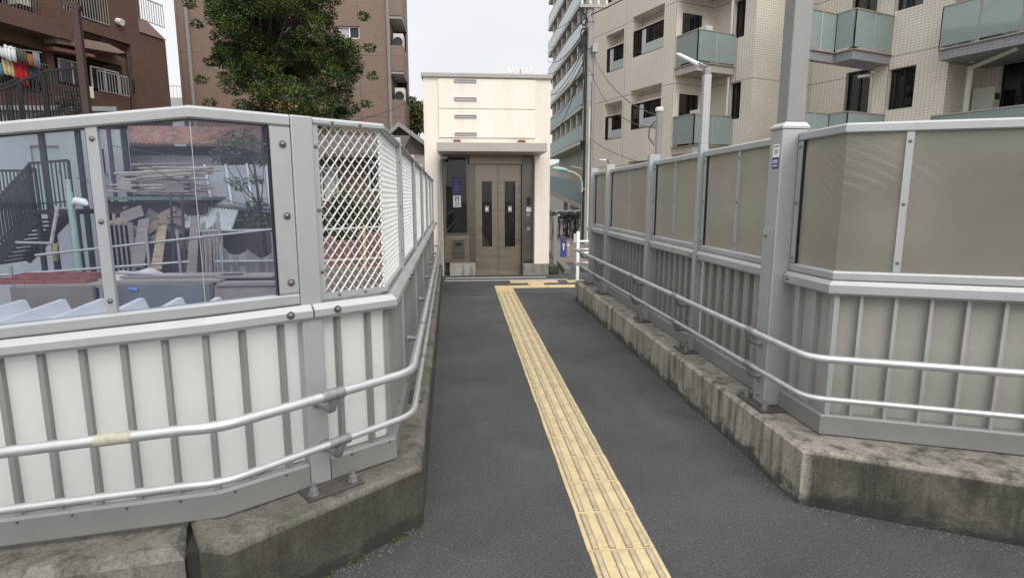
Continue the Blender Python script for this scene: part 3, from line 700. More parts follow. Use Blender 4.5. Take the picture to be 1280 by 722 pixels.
for (a,b_) in ((100.5,104),(122.8,126.8),(144.5,148),(166.3,169.8)):
    m = MB(); X0,X1 = ex(570),ex(596.5); z0,z1 = ez(b_),ez(a)
    m.box((X0,EY-.05,z1-.012),(X1,EY-.022,z1)); m.box((X0,EY-.045,z0),(X0+.012,EY-.022,z1-.012)); m.box((X1-.012,EY-.045,z0),(X1,EY-.022,z1-.012)); m.box((X0,EY-.045,z0),(X1,EY-.022,z0+.008))
    v = m.build('vent', GREYM, lift); m = MB(); m.box((X0+.013,EY-.03,z0+.01),(X1-.013,EY-.0225,z1-.014)); m.build('slot', ALUL, v)
# canopy
CY = EY-.85; zc0 = at(615,189.5,CY).z; zc1 = at(615,178,CY).z
m = MB(); m.box((at(546,180,CY).x,CY,zc0),(at(684,180,CY).x,EY-.001,zc1)); cano = m.build('canopy', pm('canopy_metal',(.40,.37,.34),.05,2,.5,.2), lift, bevel=.008)
# move the canopy's reach so its front edge matches: front face is nearer the path than the wall
for (a,b_) in ((565,580),(642,658)):
    m = MB(); c = (ex(a)+ex(b_))/2; hwid = abs(ex(b_)-ex(a))/2
    m.prism([(c-hwid,EY-.34),(c+hwid,EY-.34),(c+hwid*.8,EY-.03),(c-hwid*.8,EY-.03)], zc1+.001, zc1+.025); m.prism([(c-hwid*.6,EY-.30),(c+hwid*.6,EY-.30),(c+hwid*.5,EY-.03),(c-hwid*.5,EY-.03)], zc1+.0255, zc1+.10, .02)
    m.build('bracket', RUST, lift)
# recess: side frame, jambs, doors
DY = EY+.32
zb = ez(344)
def bx(x_a,x_b,ya,yb,y_front,y_back,name,mat,par,bev=.003):
    mm_ = MB(); mm_.box((ex(x_a),y_front,ez(yb)),(ex(x_b),y_back,ez(ya))); return mm_.build(name,mat,par,bevel=bev)
bx(587.5,661,191,204,DY-.06,DY+.15,'door_header',STEEL,lift)
bx(586,594,204.2,344,DY-.06,DY+.15,'jamb',STEELD,lift)
rj = bx(654,668.3,191,329,DY-.10,DY+.15,'jamb',STEELD,lift)
wf = MB()
for (a,b_,c,d_) in ((553.6,557,192,296),(583.5,586,192,296),(557,583.5,192,196),(557,583.5,292,296)): wf.box((ex(a),DY-.07,ez(d_)),(ex(b_),DY+.1,ez(c)))
wfo = wf.build('side_window', STEELD, lift)
bx(557,583.5,196,292,DY-.02,DY-.012,'pane',DARKG,wfo,0)
pn = bx(565.3,576,221,241,DY-.028,DY-.0225,'notice',PURP,wfo,0)
for q,(w_,yy) in enumerate(((7,224),(6,228),(7,232),(5,236))): bx(570.6-w_/2,570.6+w_/2,yy,yy+1.2,DY-.0288,DY-.0284,'print_line',pm('dim_print%d'%q,(.2,.19,.4),.05,4,.6),pn,0)
wn = bx(566,576,244.5,259,DY-.028,DY-.0225,'notice',WHITE,wfo,0)
bx(568.6,573.6,246,252,DY-.029,DY-.0284,'pictogram',BLUE,wn,0)
bx(570.2,572,247.2,248.8,DY-.0296,DY-.0291,'figure',WHITE,wn,0); bx(569.8,572.4,249,251.6,DY-.0296,DY-.0291,'figure',WHITE,wn,0)
for yy in (253.5,255.2,256.9): bx(567.2,574.8,yy,yy+.7,DY-.029,DY-.0284,'print_line',INK,wn,0)
sp2 = bx(554,586,296.3,329.5,DY-.065,DY+.1,'service_panel',STEEL,lift)
iv = bx(563.5,580,299.5,325.5,DY-.072,DY-.0655,'hatch',STEELD,sp2)
bx(567.5,576.5,304.5,308,DY-.0745,DY-.0725,'slot',BLACK,iv,0)
bx(560.6,593.5,329.8,345.5,EY+.03,DY+.1,'plinth',CONC_B,lift,.006)
bx(654,686.6,330.1,345.8,EY-.03,DY+.1,'plinth',concrete('dark_plinth',base=(.25,.24,.22),mossamt=.3,rustamt=0),lift,.006)
for (a,b_,s_a,s_b,k) in ((594.3,623.5,603,616,0),(624,653.5,632.5,646,1)):
    dm = MB(); X0,X1,Xa,Xb = ex(a),ex(b_),ex(s_a),ex(s_b); z0,z1,za,zb2 = .012, ez(204.5), ez(310), ez(226)
    yy0 = DY+.02+.006*k
    dm.box((X0,yy0,z0),(Xa,yy0+.04,z1)); dm.box((Xb,yy0,z0),(X1,yy0+.04,z1)); dm.box((Xa,yy0,z0),(Xb,yy0+.04,za)); dm.box((Xa,yy0,zb2),(Xb,yy0+.04,z1))
    do = dm.build('door', STEEL, lift)
    dm = MB(); dm.box((Xa,yy0+.012,za),(Xb,yy0+.02,zb2)); do2 = dm.build('door_window', DARKG, do)
    cx = (Xa+Xb)/2; dm = MB(); dm.box((cx-.04,yy0-.003,ez(265.5)),(cx+.04,yy0-.0005,ez(257.5))); dm.build('sticker', pm('grey_sticker%d'%k,(.30,.28,.26),.05,3,.5), do)
    dm = MB(); dm.prism([(cx-.025,yy0-.005),(cx+.025,yy0-.005),(cx+.025,yy0-.0035),(cx-.025,yy0-.0035)],ez(263.5),ez(259.5)); dm.build('sticker_mark', WHITE, do)
m = MB(); m.box((ex(594),EY-.02,.0035),(ex(654),DY+.15,.011)); m.build('door_sill', STEELD, lift)
m = MB(); m.box((ex(590),DY+.2,0.012),(ex(658),DY+.21,ez(200))); m.build('car_wall', BLACK, lift)
bx(660,664.8,246,257,DY-.108,DY-.1005,'display',BLACK,rj,0)
bx(659.5,665.6,259.5,265,DY-.112,DY-.1005,'call_button',WHITE,rj,0)
bx(660.3,664.2,266.5,271,DY-.108,DY-.1005,'key_switch',GREYM,rj,0)
bx(660.3,664.2,284.5,289,DY-.108,DY-.1005,'key_switch',GREYM,rj,0)
# rain pipe at the left
px_ = ex(550.2); m = MB(); m.smooth = True
m.tube([(ex(560),EY-.10,zc0-.05),(px_+.04,EY-.10,zc0-.06),(px_,EY-.10,zc0-.12),(px_,EY-.10,.0)], .038, 10); m.build('rain_pipe', GREYM, lift, smooth=True)
# aerial on the tower roof
ar = thing('roof_aerial', 'small white aerial with stubby elements on the lift tower roof', 'aerial', (ex(650),EY+1.5,ez(92.5)))
m = MB(); zr = ez(92.5); yy = EY+1.5; sc_ = (EY+1.5)/EY
ax = lambda p: at(p,247,yy).x
m.tube([(ax(650),yy,zr),(ax(650),yy,zr+.42)], .012, 6); m.build('mast', GREYM, ar)
m = MB(); m.bar((ax(635),yy,zr+.37),(ax(664),yy,zr+.37),.016); m.build('boom', WHITE, ar)
for q in range(6):
    m = MB(); xx = ax(636+q*5.4); m.tube([(xx,yy,zr+.33),(xx,yy,zr+.41),(xx,yy,zr+.45)], .022, 8, True, [.02,.024,.012]); m.build('element', WHITE, ar)

# railing right of the lift
rr = thing('ramp_railing', 'grey steel ramp railing post with sloping top bar beside the lift', 'railing', (at(694,335,11.6).x,11.6,0))
m = MB(); xx = at(694,300,11.6).x; m.box((xx-.04,11.56,0),(xx+.04,11.64,at(694,270,11.6).z)); m.build('post', ALU2, rr, bevel=.004)
m = MB(); zt = at(694,270,11.6).z; m.bar((xx+.07,11.6,zt+.02),(xx-.30,13.0,zt-.25),.06,.045); m.build('top_bar', ALU2, rr, bevel=.004)
for q in range(6):
    m = MB(); f_ = .12+.14*q; m.box((xx-.37*f_-.012,11.6+1.4*f_-.012,.0),(xx-.37*f_+.012,11.6+1.4*f_+.012,zt-.27*f_)); m.build('baluster', ALU2, rr)
m = MB(); m.prism([(ex(688),EY+.05),(ex(700),EY+.05),(ex(700),EY+.4),(ex(688),EY+.4)],0,.17,.01); tag(m.build('concrete_block',CONC_L), 'small mossy concrete block between lift and ramp railing', 'block')
wp = thing('white_guard_rail', 'white tubular guard post with two short bars at the fence end', 'guard rail', (at(722.5,345,9.9).x,9.9,0))
xx = at(722.5,300,9.9).x; m = MB(); m.smooth = True; m.tube([(xx,9.9,0),(xx,9.9,at(722,290,9.9).z),(xx,9.9,at(722,289,9.9).z)], .03, 10, True, [.03,.03,.018]); m.build('post', WHITE, wp, smooth=True)
for z_ in (.74,.535): 
    m = MB(); m.tube([(xx,9.9,z_),(xx+.5,9.95,z_)], .02, 8); m.build('bar', WHITE, wp, smooth=True)
m = MB(); m.box((at(717,300,9.9).x,9.88,at(717,303,9.9).z),(at(724,300,9.9).x,9.91,at(717,292,9.9).z)); m.build('plate', LIGHTP, wp)

# ------------------------------------------------------------------ foliage helpers
def leaves(mb, c, rad, n, size, rnd, droop=.3, shell=.35, flat=.55):
    for _ in range(n):
        while True:
            d = Vector((rnd.uniform(-1,1),rnd.uniform(-1,1),rnd.uniform(-1,1)))
            if shell < d.length < 1: break
        p = Vector(c)+Vector((d.x*rad[0],d.y*rad[1],d.z*rad[2]))
        o = Vector((d.x,d.y,d.z*.4-droop+rnd.uniform(-.4,.5))).normalized(); s_ = size*rnd.uniform(.6,1.4)
        u = o; w = u.cross(Vector((rnd.uniform(-1,1),rnd.uniform(-1,1),1.2))).normalized()
        w2 = w*s_*flat*.5
        mb.add([p-u*s_*.5, p-w2+u*s_*.05, p+u*s_*.6, p+w2+u*s_*.05],[(0,1,2,3)])
def tree(name, label, cat, base, crown_c, clumps, leafmat, trunk_r, nleaf, size, rnd, group=None, droop=.25, limbs=9, rise=.2):
    t = thing(name, label, cat, base, 0, group); b_ = Vector(base); cc = Vector(crown_c)
    tr = MB(); tr.smooth = True; top = cc+Vector((0,0,rise)); mid = b_.lerp(top,.5)+Vector((.12,.05,0))
    tr.tube([b_, b_.lerp(mid,.5), mid, mid.lerp(top,.5), top], trunk_r, 9, True, [trunk_r*1.3,trunk_r,trunk_r*.85,trunk_r*.6,trunk_r*.2])
    for c, r_ in clumps[:limbs*3]:
        c = Vector(c); zs = min(max(b_.z+.5,c.z-.9-rnd.random()*.6), top.z); f_ = (zs-b_.z)/(top.z-b_.z); a = b_.lerp(mid,f_*2) if f_ < .5 else mid.lerp(top,(f_-.5)*2)
        tr.tube([a, a.lerp(c,.5)+Vector((0,0,-.12)), c], .05, 5, False, [trunk_r*.35,trunk_r*.2,trunk_r*.06])
    tr.build('trunk', BARK, t, smooth=True)
    cr_ = MB()
    for c, r_ in clumps: leaves(cr_, c, (r_,r_,r_*.62), int(nleaf*r_*r_), size, rnd, droop)
    cr_.build('crown', leafmat, t)
    return t

# big conifer
rnd = random.Random(11); cl = []
TY = 18.0
def cp_(x,y,dy=0): return at(x,y,TY+dy)
outline = [(-60,265,400),(-30,250,425),(0,243,432),(22,250,428),(48,262,440),(70,258,455),(92,262,458),(112,272,450),(128,285,455),(143,320,440),(155,345,425),(-15,246,428),(8,246,425),(58,258,455),(82,260,460)]
for (yy,xa,xb) in outline:
    nn_ = int((xb-xa)/13)
    for q in range(nn_):
        xx = xa+14+(xb-xa-28)*(q+rnd.uniform(-.3,.3)+.5)/nn_; ce = 1-abs((xx-(xa+xb)/2)/((xb-xa)/2))
        cl.append((cp_(xx,yy+rnd.uniform(-9,9),rnd.uniform(-1,1)*(.5+1.9*ce)), rnd.uniform(.24,.48)))
for (xx,yy) in ((237,5),(262,128),(252,100),(466,95),(462,60),(458,130),(246,30),(262,78),(455,20),(330,148),(345,152),(428,138)):
    cl.append((cp_(xx,yy,rnd.uniform(-.4,.4)), .2))
tb = at(322,330,TY)
tree('conifer_tree', 'large dark green conifer standing before the brown tiled block', 'tree', (tb.x,TY,-3.2), cp_(335,20), cl, LEAF, .26, 4200, .072, rnd, droop=.1, limbs=14, rise=1.2)
# tree at the right of the brown block
cl = [(at(518+rnd.uniform(-16,16),143+rnd.uniform(-14,16),34+rnd.uniform(-1,1)), rnd.uniform(.6,1.0)) for _ in range(26)]
tree('broadleaf_tree', 'distant olive green tree between the brown block and the lift', 'tree', (at(518,247,34).x,34,-3.2), at(518,140,34), cl, LEAF5, .18, 420, .17, rnd, limbs=4)
# thin tree in the window
WY = 12.5
cl = [(at(x_,y_,WY+rnd.uniform(-.4,.4)), r_) for (x_,y_,r_) in ((285,185,.3),(300,172,.28),(315,180,.25),(330,200,.22),(275,195,.25),(322,255,.25),(310,270,.24),(328,278,.28),(300,232,.18),(318,225,.2),(290,225,.15))]
tb = at(328,300,WY); tree('young_tree', 'thin leaning tree seen through the right end of the smoky window', 'tree', (tb.x,WY,-3.2), at(314,185,WY), cl, LEAF2, .055, 2600, .07, rnd, limbs=3)
# yellow sprig on the conifer's foot
cl = [(at(x_,y_,15.5), .2) for (x_,y_) in ((342,132),(352,136),(362,133),(348,128))]
tree('autumn_shrub', 'small yellowing shrub top under the conifer, above the fence', 'shrub', (at(350,300,15.5).x,15.5,-3.2), at(350,138,15.5), cl, LEAF4, .06, 900, .07, rnd, limbs=2)

# ------------------------------------------------------------------ brown tiled apartment block (centre left)
ty = 30.0
bt = thing('apartment_block', 'tall brown tiled block with side balconies behind the conifer', 'apartment block', (at(350,247,ty).x,ty,-3.2))
fx = Fr((at(222.5,65,ty).x,ty),(1,0)); kL = fx.px(489,100)[0]
wk0,wz1 = fx.px(424,48); wk1,wz0 = fx.px(449,33)
m = MB(); fx.wall(m, 0, kL, -3.2, 21, [(wk0,wk1,wz1,wz0)], -.3, 0); fx.box(m, 0, kL, -10, -.301, -3.2, 21); m.build('wall', BRTILE, bt)
m = MB(); fx.box(m, wk0,wk1,-.2,-.17,wz1,wz0); wo = m.build('window', DARKG, bt)
m = MB(); fx.box(m, wk0+.05,wk0+.5,-.165,-.15,wz1+.03,wz0-.03); m.build('curtain', CURT, wo)
m = MB(); 
for (a,b_) in ((wk0,wk0+.05),(wk1-.05,wk1),((wk0+wk1)/2-.03,(wk0+wk1)/2+.03)): fx.box(m,a,b_,-.15,-.08,wz1,wz0)
fx.box(m,wk0,wk1,-.15,-.09,wz0-.05,wz0); fx.box(m,wk0,wk1,-.15,-.09,wz1,wz1+.05); m.build('frame', WHITE, wo)
# drain pipes
for (xa,xb) in ((232,244),(483.5,489)):
    a = fx.px(xa,0)[0]; m = MB(); k_ = fx.px((xa+xb)/2,70)[0]; m.tube([fx.w(k_,.08,-3),fx.w(k_,.08,9),fx.w(k_,.08,20.9)], .09, 8); m.build('drain_pipe', pm('pipe_grey%d'%xa,(.24,.225,.21),.1,2,.7), bt, smooth=True)
for fl, (yt_,yb_) in enumerate(((-58,-20),(-16,20),(57,89),(125,165))):
    zt, zb_ = fx.px(495,yt_)[1], fx.px(495,yb_)[1]; k1 = fx.px(504,60)[0]
    m = MB(); fx.box(m, kL+.012, k1, -2.6, .05, zb_, zt); bo = m.build('balcony', BRTILE, bt)
    m = MB(); fx.box(m, kL+.012, k1-.02, -2.5, -.0, zb_-.12, zb_-.002); m.build('slab', SLABC, bo)
    m = MB(); fx.box(m, kL+.14, kL+.62, -.9,-.25, zb_-1.55, zb_-.75); ac_ = m.build('outdoor_unit', AC, bo); 
    m = MB(); c = fx.w(kL+.36,-.249,zb_-1.15); m.tube([c, c+Vector((0,-.02,0))], .24, 14); m.build('fan_grille', BLACK, ac_)
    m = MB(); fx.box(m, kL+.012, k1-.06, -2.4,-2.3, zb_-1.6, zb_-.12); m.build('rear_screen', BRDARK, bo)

# ------------------------------------------------------------------ dark brown building (left)
fb = Fr((-15.6,19.2),(.29,.957))
db = thing('brown_building', 'dark brown rendered building with stepped terraces at far left', 'building', (-15.6,19.2,-3.2), fb.rz)
P_ = fb.px
kR = P_(211,100)[0]; kS = P_(172,20)[0]
def rect(xa,xb,ya,yb,offs=0):
    k0,_ = P_(xa,(ya+yb)/2,offs); k1,_ = P_(xb,(ya+yb)/2,offs); z1 = P_((xa+xb)/2,ya,offs)[1]; z0 = P_((xa+xb)/2,yb,offs)[1]; return (k0,k1,z0,z1)
H1 = (-4.0,P_(50,20)[0],P_(25,33)[1],P_(25,-30)[1]); H2 = rect(77,133,-22,23); H3 = rect(72,163,42,62); H4 = (-4.0,P_(60,80)[0],P_(30,112)[1],P_(30,57)[1]); H5 = rect(70,153,72,112)
zS = P_(190,46)[1]
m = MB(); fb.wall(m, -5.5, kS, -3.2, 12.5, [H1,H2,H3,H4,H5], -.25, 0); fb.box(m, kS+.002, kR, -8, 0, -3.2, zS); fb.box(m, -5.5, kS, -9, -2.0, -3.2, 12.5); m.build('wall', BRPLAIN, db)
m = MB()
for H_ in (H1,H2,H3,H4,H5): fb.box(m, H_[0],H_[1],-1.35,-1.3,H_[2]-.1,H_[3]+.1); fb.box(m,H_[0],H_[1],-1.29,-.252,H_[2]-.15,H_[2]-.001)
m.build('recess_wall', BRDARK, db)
# terrace at the right step: sloped cap + set-back storey
kU = P_(190,30)[0]
m = MB(); z2 = zS+.02; 
vs = [fb.w(kS+.01,.06,z2+.55),fb.w(kR-1.0,.06,z2+.55),fb.w(kR,.06,z2),fb.w(kS+.01,.06,z2),fb.w(kS+.01,-3,z2+.55),fb.w(kR-1.0,-3,z2+.55),fb.w(kR,-3,z2),fb.w(kS+.01,-3,z2)]
m.add(vs,[(0,1,2,3),(7,6,5,4),(0,4,5,1),(1,5,6,2),(2,6,7,3),(3,7,4,0)]); m.build('sloped_cap', BRPINK, db)
m = MB(); fb.box(m, kS+.01, kS+1.2, -6,-1.0, z2+.56, 10.2); m.build('upper_storey', BRPLAIN, db)
def railing(mb, fr_, k0,k1,o,z0,z1,step=.11,t=.02):
    fr_.box(mb,k0,k1,o-.02,o+.02,z1-.04,z1); fr_.box(mb,k0,k1,o-.015,o+.015,z0,z0+.03)
    n_ = max(2,int((k1-k0)/step))
    for q in range(n_+1):
        kk = k0+(k1-k0)*q/n_; fr_.box(mb,kk-t/2,kk+t/2,o-.01,o+.01,z0+.03,z1-.04)
RAILB = pm('brown_grey_railing',(.15,.13,.12),.1,3,.5,.3); RAILG = pm('pale_railing',(.34,.34,.33),.1,3,.5,.3)
for (H_,h_,mt) in ((H1,1.05,RAILB),(H2,1.15,RAILG),(H4,1.0,RAILB)):
    m = MB(); railing(m, fb, H_[0]+.02,H_[1]-.02,.03,H_[2]+.02,H_[2]+h_); m.build('balcony_railing', mt, db)
m = MB(); railing(m, fb, P_(115,95)[0],P_(153,95)[0],.25,H5[2]-.02,H5[2]+.75,.12); m.build('balcony_railing', RAILG, db)
m = MB(); railing(m, fb, kS+.1,kS+1.5,-.1,z2+.56,z2+1.5,.12); m.build('balcony_railing', RAILG, db)
for (H_,k0f,k1f) in ((H1,.55,.97),(H2,.05,.6),(H5,.55,.98),(H5,.1,.45),(H4,.3,.7)):
    a = H_[0]+(H_[1]-H_[0])*k0f; b_ = H_[0]+(H_[1]-H_[0])*k1f; oo = -1.25 if H_ is not H5 else -.2
    m = MB(); fb.box(m,a,b_,oo,oo+.02,H_[2]+.12,H_[3]-.25); w_ = m.build('window', DARKG, db)
    m = MB(); fb.box(m,a+.08,a+(b_-a)*.45,oo-.03,oo-.004,H_[2]+.15,H_[3]-.3); m.build('curtain', CURT, w_)
    m = MB()
    for kk in (a,(a+b_)/2,b_): fb.box(m,kk-.03,kk+.03,oo+.021,oo+.06,H_[2]+.12,H_[3]-.25)
    fb.box(m,a,b_,oo+.021,oo+.055,H_[3]-.3,H_[3]-.245); m.build('frame', LIGHTP, w_)
# projecting box by the left balcony, sloped pale ledge, awning
m = MB(); r_ = rect(52,70,13,50); fb.box(m,r_[0],r_[1],.002,.7,r_[2],r_[3]); r2 = (-4.5,r_[0]-.002); fb.box(m,-4.5,r_[0],.002,.7,r_[2]-.02,r_[2]+.55); m.build('balcony_front', BRPLAIN, db)
def fbpoly(pxs, o0, o1):
    mm_ = MB(); kz = [P_(x_,y_,o1) for x_,y_ in pxs]; n_ = len(kz)
    mm_.add([fb.w(k,o1,z) for k,z in kz]+[fb.w(k,o0,z) for k,z in kz],[tuple(range(n_)),tuple(range(2*n_-1,n_-1,-1))]+[(i,(i+1)%n_,n_+(i+1)%n_,n_+i) for i in range(n_)]); return mm_
fbpoly([(71,42),(136,55),(157,66),(150,67),(71,54)], .01, .55).build('sloped_ledge', BRPINK, db)
fbpoly([(66,58),(117,68),(120,72),(68,63)], .01, .5).build('awning', pm('red_brown_awning',(.17,.075,.065),.15,3,.6), db)
m = MB(); r_ = rect(107,117,108,122,.4); fb.box(m,r_[0],r_[1],.3,.4,r_[2],r_[3]); m.build('white_screen', OFFW, db)
m = MB(); k_,z_ = P_(147,27); m.tube([fb.w(k_,.003,z_),fb.w(k_,.22,z_-.05)], .13, 10); m.build('vent_hood', OFFW, db, smooth=True)
m = MB(); k_,_ = P_(158,70); m.tube([fb.w(k_,.07,-3),fb.w(k_,.07,P_(156,66)[1])], .06, 8); m.build('drain_pipe', BROWNST, db, smooth=True)
m = MB(); r_ = rect(161,168,100,116); fb.box(m,r_[0],r_[1],.002,.02,r_[2],r_[3]); m.build('wall_vent', BLACK, db)
m = MB(); r_ = rect(33,47,0,6); fb.box(m,r_[0],r_[1],-.8,-.3,r_[2],r_[3]+.3); m.build('outdoor_unit', AC, db)
# laundry on a pole in the lower balcony
lx = [(0,8,60,72,'white cloth hung first on the brown balcony line, at the picture edge',(.62,.63,.66)),(6,20,58,76,'white shirt hung on the brown balcony line',(.66,.67,.70)),(21,32,62,78,'olive grey towel hung beside the white shirt',(.07,.075,.06)),(34,41,68,82,'orange brown cloth hung on the balcony line',(.30,.11,.04)),(42,50,66,84,'grey patterned shirt hung at the right end of the line',(.20,.20,.23)),
      (-3,2,78,94,'pale blue cloth hung low at the balcony edge',(.10,.22,.36)),(3,17,76,94,'pale yellow towel hung over the brown balcony rail',(.60,.52,.28)),(17,36,78,106,'bright red towel hung over the brown balcony rail',(.42,.02,.025)),(36,50,80,101,'dark slate trousers hung beside the red towel',(.065,.07,.09))]
pl = thing('laundry_pole', 'thin steel laundry pole across the lower brown balcony', 'laundry pole', fb.w(0,.5,P_(20,60,.5)[1]))
m = MB(); a = P_(-10,57,.5); b_ = P_(52,66,.5); m.tube([fb.w(a[0],.5,a[1]),fb.w(b_[0],.5,b_[1])], .015, 6); m.build('pole', RAILG, pl)
m = MB(); m.tube([fb.w(b_[0],.5,b_[1]),fb.w(b_[0],.0,b_[1]+.1)], .02, 6); m.build('arm', RAILG, pl)
for (xa,xb,ya,yb,lab,c) in lx:
    oo = .5 if ya < 75 else .3; k0,k1,z0,z1 = rect(xa,xb,ya,yb,oo); m = MB(); nn_ = 10; m.smooth=True
    vs = []
    for (zf) in (0,.5,1):
        for q in range(nn_+1): vs.append(fb.w(k0+(k1-k0)*q/nn_, oo+.03*math.sin(q*1.9+xa)*(.3+zf), z1+(z0-z1)*zf+.02*math.sin(q*1.3)))
    fs = [(j*(nn_+1)+q,j*(nn_+1)+q+1,(j+1)*(nn_+1)+q+1,(j+1)*(nn_+1)+q) for j in (0,1) for q in range(nn_)]
    m.add(vs,fs); o = m.build('laundry', pm('cloth_%d_%d'%(xa+5,ya),c,.15,5,.9)); so = o.modifiers.new('thick','SOLIDIFY'); so.thickness = .01
    tag(o, lab, 'laundry', 'laundry on the brown balcony')

dhy=46.0; dh=thing('distant_house','small pale distant building in the gap between the two brown blocks','building',(at(222,247,dhy).x,dhy,-3.2)); m=MB(); a=at(205,122,dhy); b_=at(247,122,dhy); m.box((a.x,dhy,-3.2),(b_.x,dhy+5,a.z)); m.build('wall',HOUSEW,dh)
m=MB(); m.box((a.x+.1,dhy-.06,a.z-1.5),(b_.x-.3,dhy-.001,a.z-.7)); m.build('window_band',DARKG,dh)
m=MB(); fd=Fr((a.x,dhy+.3),(1,0)); railing(m,fd,.05,b_.x-a.x-.05,0,a.z+.001,a.z+.9,.25); m.build('roof_railing',RAILG,dh)
# brown steel pole in front
bp_ = thing('steel_pole', 'tall brown steel pole with a stub arm before the brown building', 'pole', (at(118,330,13.5).x,13.5,-3.2))
xx = at(110,150,13.5).x; m = MB(); m.box((xx-.07,13.45,-3.2),(xx+.07,13.57,at(100,3,13.5).z)); m.build('post', BROWNST, bp_, bevel=.01)
zt = at(100,3,13.5).z; m = MB(); m.bar((xx+.1,13.51,zt-.12),(xx-.22,13.51,zt-.02),.1,.1); m.build('arm', BROWNST, bp_)
xx2 = xx+.34; m = MB(); m.tube([(xx2,13.6,-3.2),(xx2,13.6,at(126,150,13.6).z+.0)], .045, 8); m.build('side_pipe', BROWNST, bp_, smooth=True)

# ------------------------------------------------------------------ black outside staircase (left)
st = thing('steel_staircase', 'black steel outside staircase with railed landings at far left', 'staircase', (at(40,250,14.5).x,14.5,-3.2))
SY = 14.5; g = lambda x,y,dy=0: at(x,y,SY+dy)
def blackrail(a, b, h, n_, name):
    m = MB(); a = Vector(a); b = Vector(b); u = Vector((0,0,h)); m.bar(a+u,b+u,.05,.05); m.bar(a+u*.12,b+u*.12,.035,.035)
    for q in range(n_+1):
        p = a.lerp(b,q/n_); w_ = .05 if q in (0,n_) else .022; m.bar(p, p+u, w_, w_)
    m.build(name, BLACKM, st)
# upper landing
pA, pB = g(60,146), g(109,140); blackrail(pA,pB,1.0,14,'landing_railing')
pC = g(60,146,1.3); blackrail(g(62,147,0),g(-15,178,0),1.0,16,'stair_railing'); blackrail(g(30,150,1.2),g(-15,170,1.2),1.0,12,'stair_railing')
m = MB(); m.box((pA.x-.3,SY-.1,pA.z-.12),(pB.x+.1,SY+1.4,pA.z-.005)); m.build('landing', BLACKM, st)
m = MB()
for xx in (pA.x-.2,pB.x+.05):
    for dy in (.0,1.3): m.box((xx-.05,SY+dy-.05,-3.2),(xx+.05,SY+dy+.05,pA.z-.121))
m.build('landing_legs', BLACKM, st)
# lower flight seen through the window
a0 = g(44,262,-1.2); a1 = g(92,258,-1.2); blackrail(a0,a1,.98,9,'landing_railing')
blackrail(a0,g(-12,322,-1.2),.95,14,'stair_railing'); blackrail(g(50,262,-.2),g(-4,322,-.2),.95,14,'stair_railing'); blackrail(g(0,262,.0),g(42,262,.0),.9,9,'landing_railing')
m = MB(); m.box((a0.x-.1,a0.y-.05,a0.z-.1),(a1.x+.1,a0.y+1.2,a0.z-.003)); m.build('landing', BLACKM, st)
b1 = g(-12,322,-1.2); 
m = MB()
for q in range(11):
    p = a0.lerp(b1,(q+.5)/11); m.box((p.x-.16,p.y+.02,p.z-.2),(p.x+.14,p.y+1.0,p.z-.165))
m.build('treads', BLACKM, st)
m = MB(); m.bar(a0+Vector((0,0,-.15)),b1+Vector((0,0,-.15)),.05,.24); m.bar(a0+Vector((0,1.0,-.15)),b1+Vector((0,1.0,-.15)),.05,.24); m.build('stringers', BLACKM, st)
m = MB()
for xx in (a0.x,a1.x): m.box((xx-.04,a0.y+.02,-3.2),(xx+.04,a0.y+.1,a0.z-.101)); m.box((xx-.04,a0.y+1.08,-3.2),(xx+.04,a0.y+1.16,a0.z-.101))
m.build('landing_legs', BLACKM, st)
# plant pots and ladder on the upper stair
tag_p = thing('potted_plant', 'small green plant in a pot on the black upper stair landing', 'plant', g(92,140,.7)); 
m = MB(); c = g(92,140,.7); c.z = pA.z-.005; m.tube([c,c+Vector((0,0,.2))], .1, 10, True, [.08,.12]); m.build('pot', PINK, tag_p)
m = MB(); leaves(m, c+Vector((0,0,.42)), (.35,.3,.28), 160, .12, rnd); m.build('foliage', LEAF3, tag_p); tag_p.location = c; 
for ch in tag_p.children: pass

# ------------------------------------------------------------------ yard and houses seen through the left window
def fixloc(t, loc):
    """the empty stands at its thing's foot"""
    M0 = WM[t.name].copy(); t.location = loc; 
    for ch in t.children: ch.matrix_parent_inverse = Matrix.Translation(Vector(loc)).inverted() @ M0
fixloc(tag_p, tag_p.location)
# grey-white house
hy = 17.0
hs = thing('house', 'grey white rendered house with pale green door behind the stairs', 'house', (at(60,247,hy).x,hy,-3.2))
fh = Fr((at(-40,247,hy).x,hy),(1,0)); hk = lambda x,y: fh.px(x,y)
h1k = hk(152,190)[0]
dk = (hk(42,220)[0],hk(78,220)[0],hk(60,258)[1],hk(60,182)[1]); wk = (hk(113,200)[0],hk(131,200)[0],hk(120,216)[1],hk(120,186)[1])
m = MB(); fh.wall(m, 0, h1k, -3.2, hk(60,140)[1], [dk,wk], -.2, 0); hx=fh.w(h1k,0,0).x; zt_=hk(60,140)[1]; m.prism([(fh.w(0,0,0).x,hy+.4),(hx,hy+.4),(hx*(hy+4.5)/(hy+.2),hy+4.5),(fh.w(0,0,0).x-3,hy+4.5)],-3.2,zt_); m.build('wall', HOUSEW, hs)
m = MB(); fh.box(m,*dk[:2],-.12,-.07,*dk[2:]); do = m.build('door', DOORG, hs); m = MB(); fh.box(m,dk[1]-.12,dk[1]-.08,-.069,-.02,dk[2]+.9,dk[2]+1.02); m.build('handle', GREYM, do)
m = MB(); fh.box(m,*wk[:2],-.12,-.08,*wk[2:]); wo = m.build('window', DARKG, hs); m = MB(); fh.box(m,wk[0]-.04,wk[1]+.04,-.079,.03,wk[2]-.05,wk[2]); fh.box(m,(wk[0]+wk[1])/2-.02,(wk[0]+wk[1])/2+.02,-.079,-.04,wk[2],wk[3]); m.build('frame', GREYM, wo)
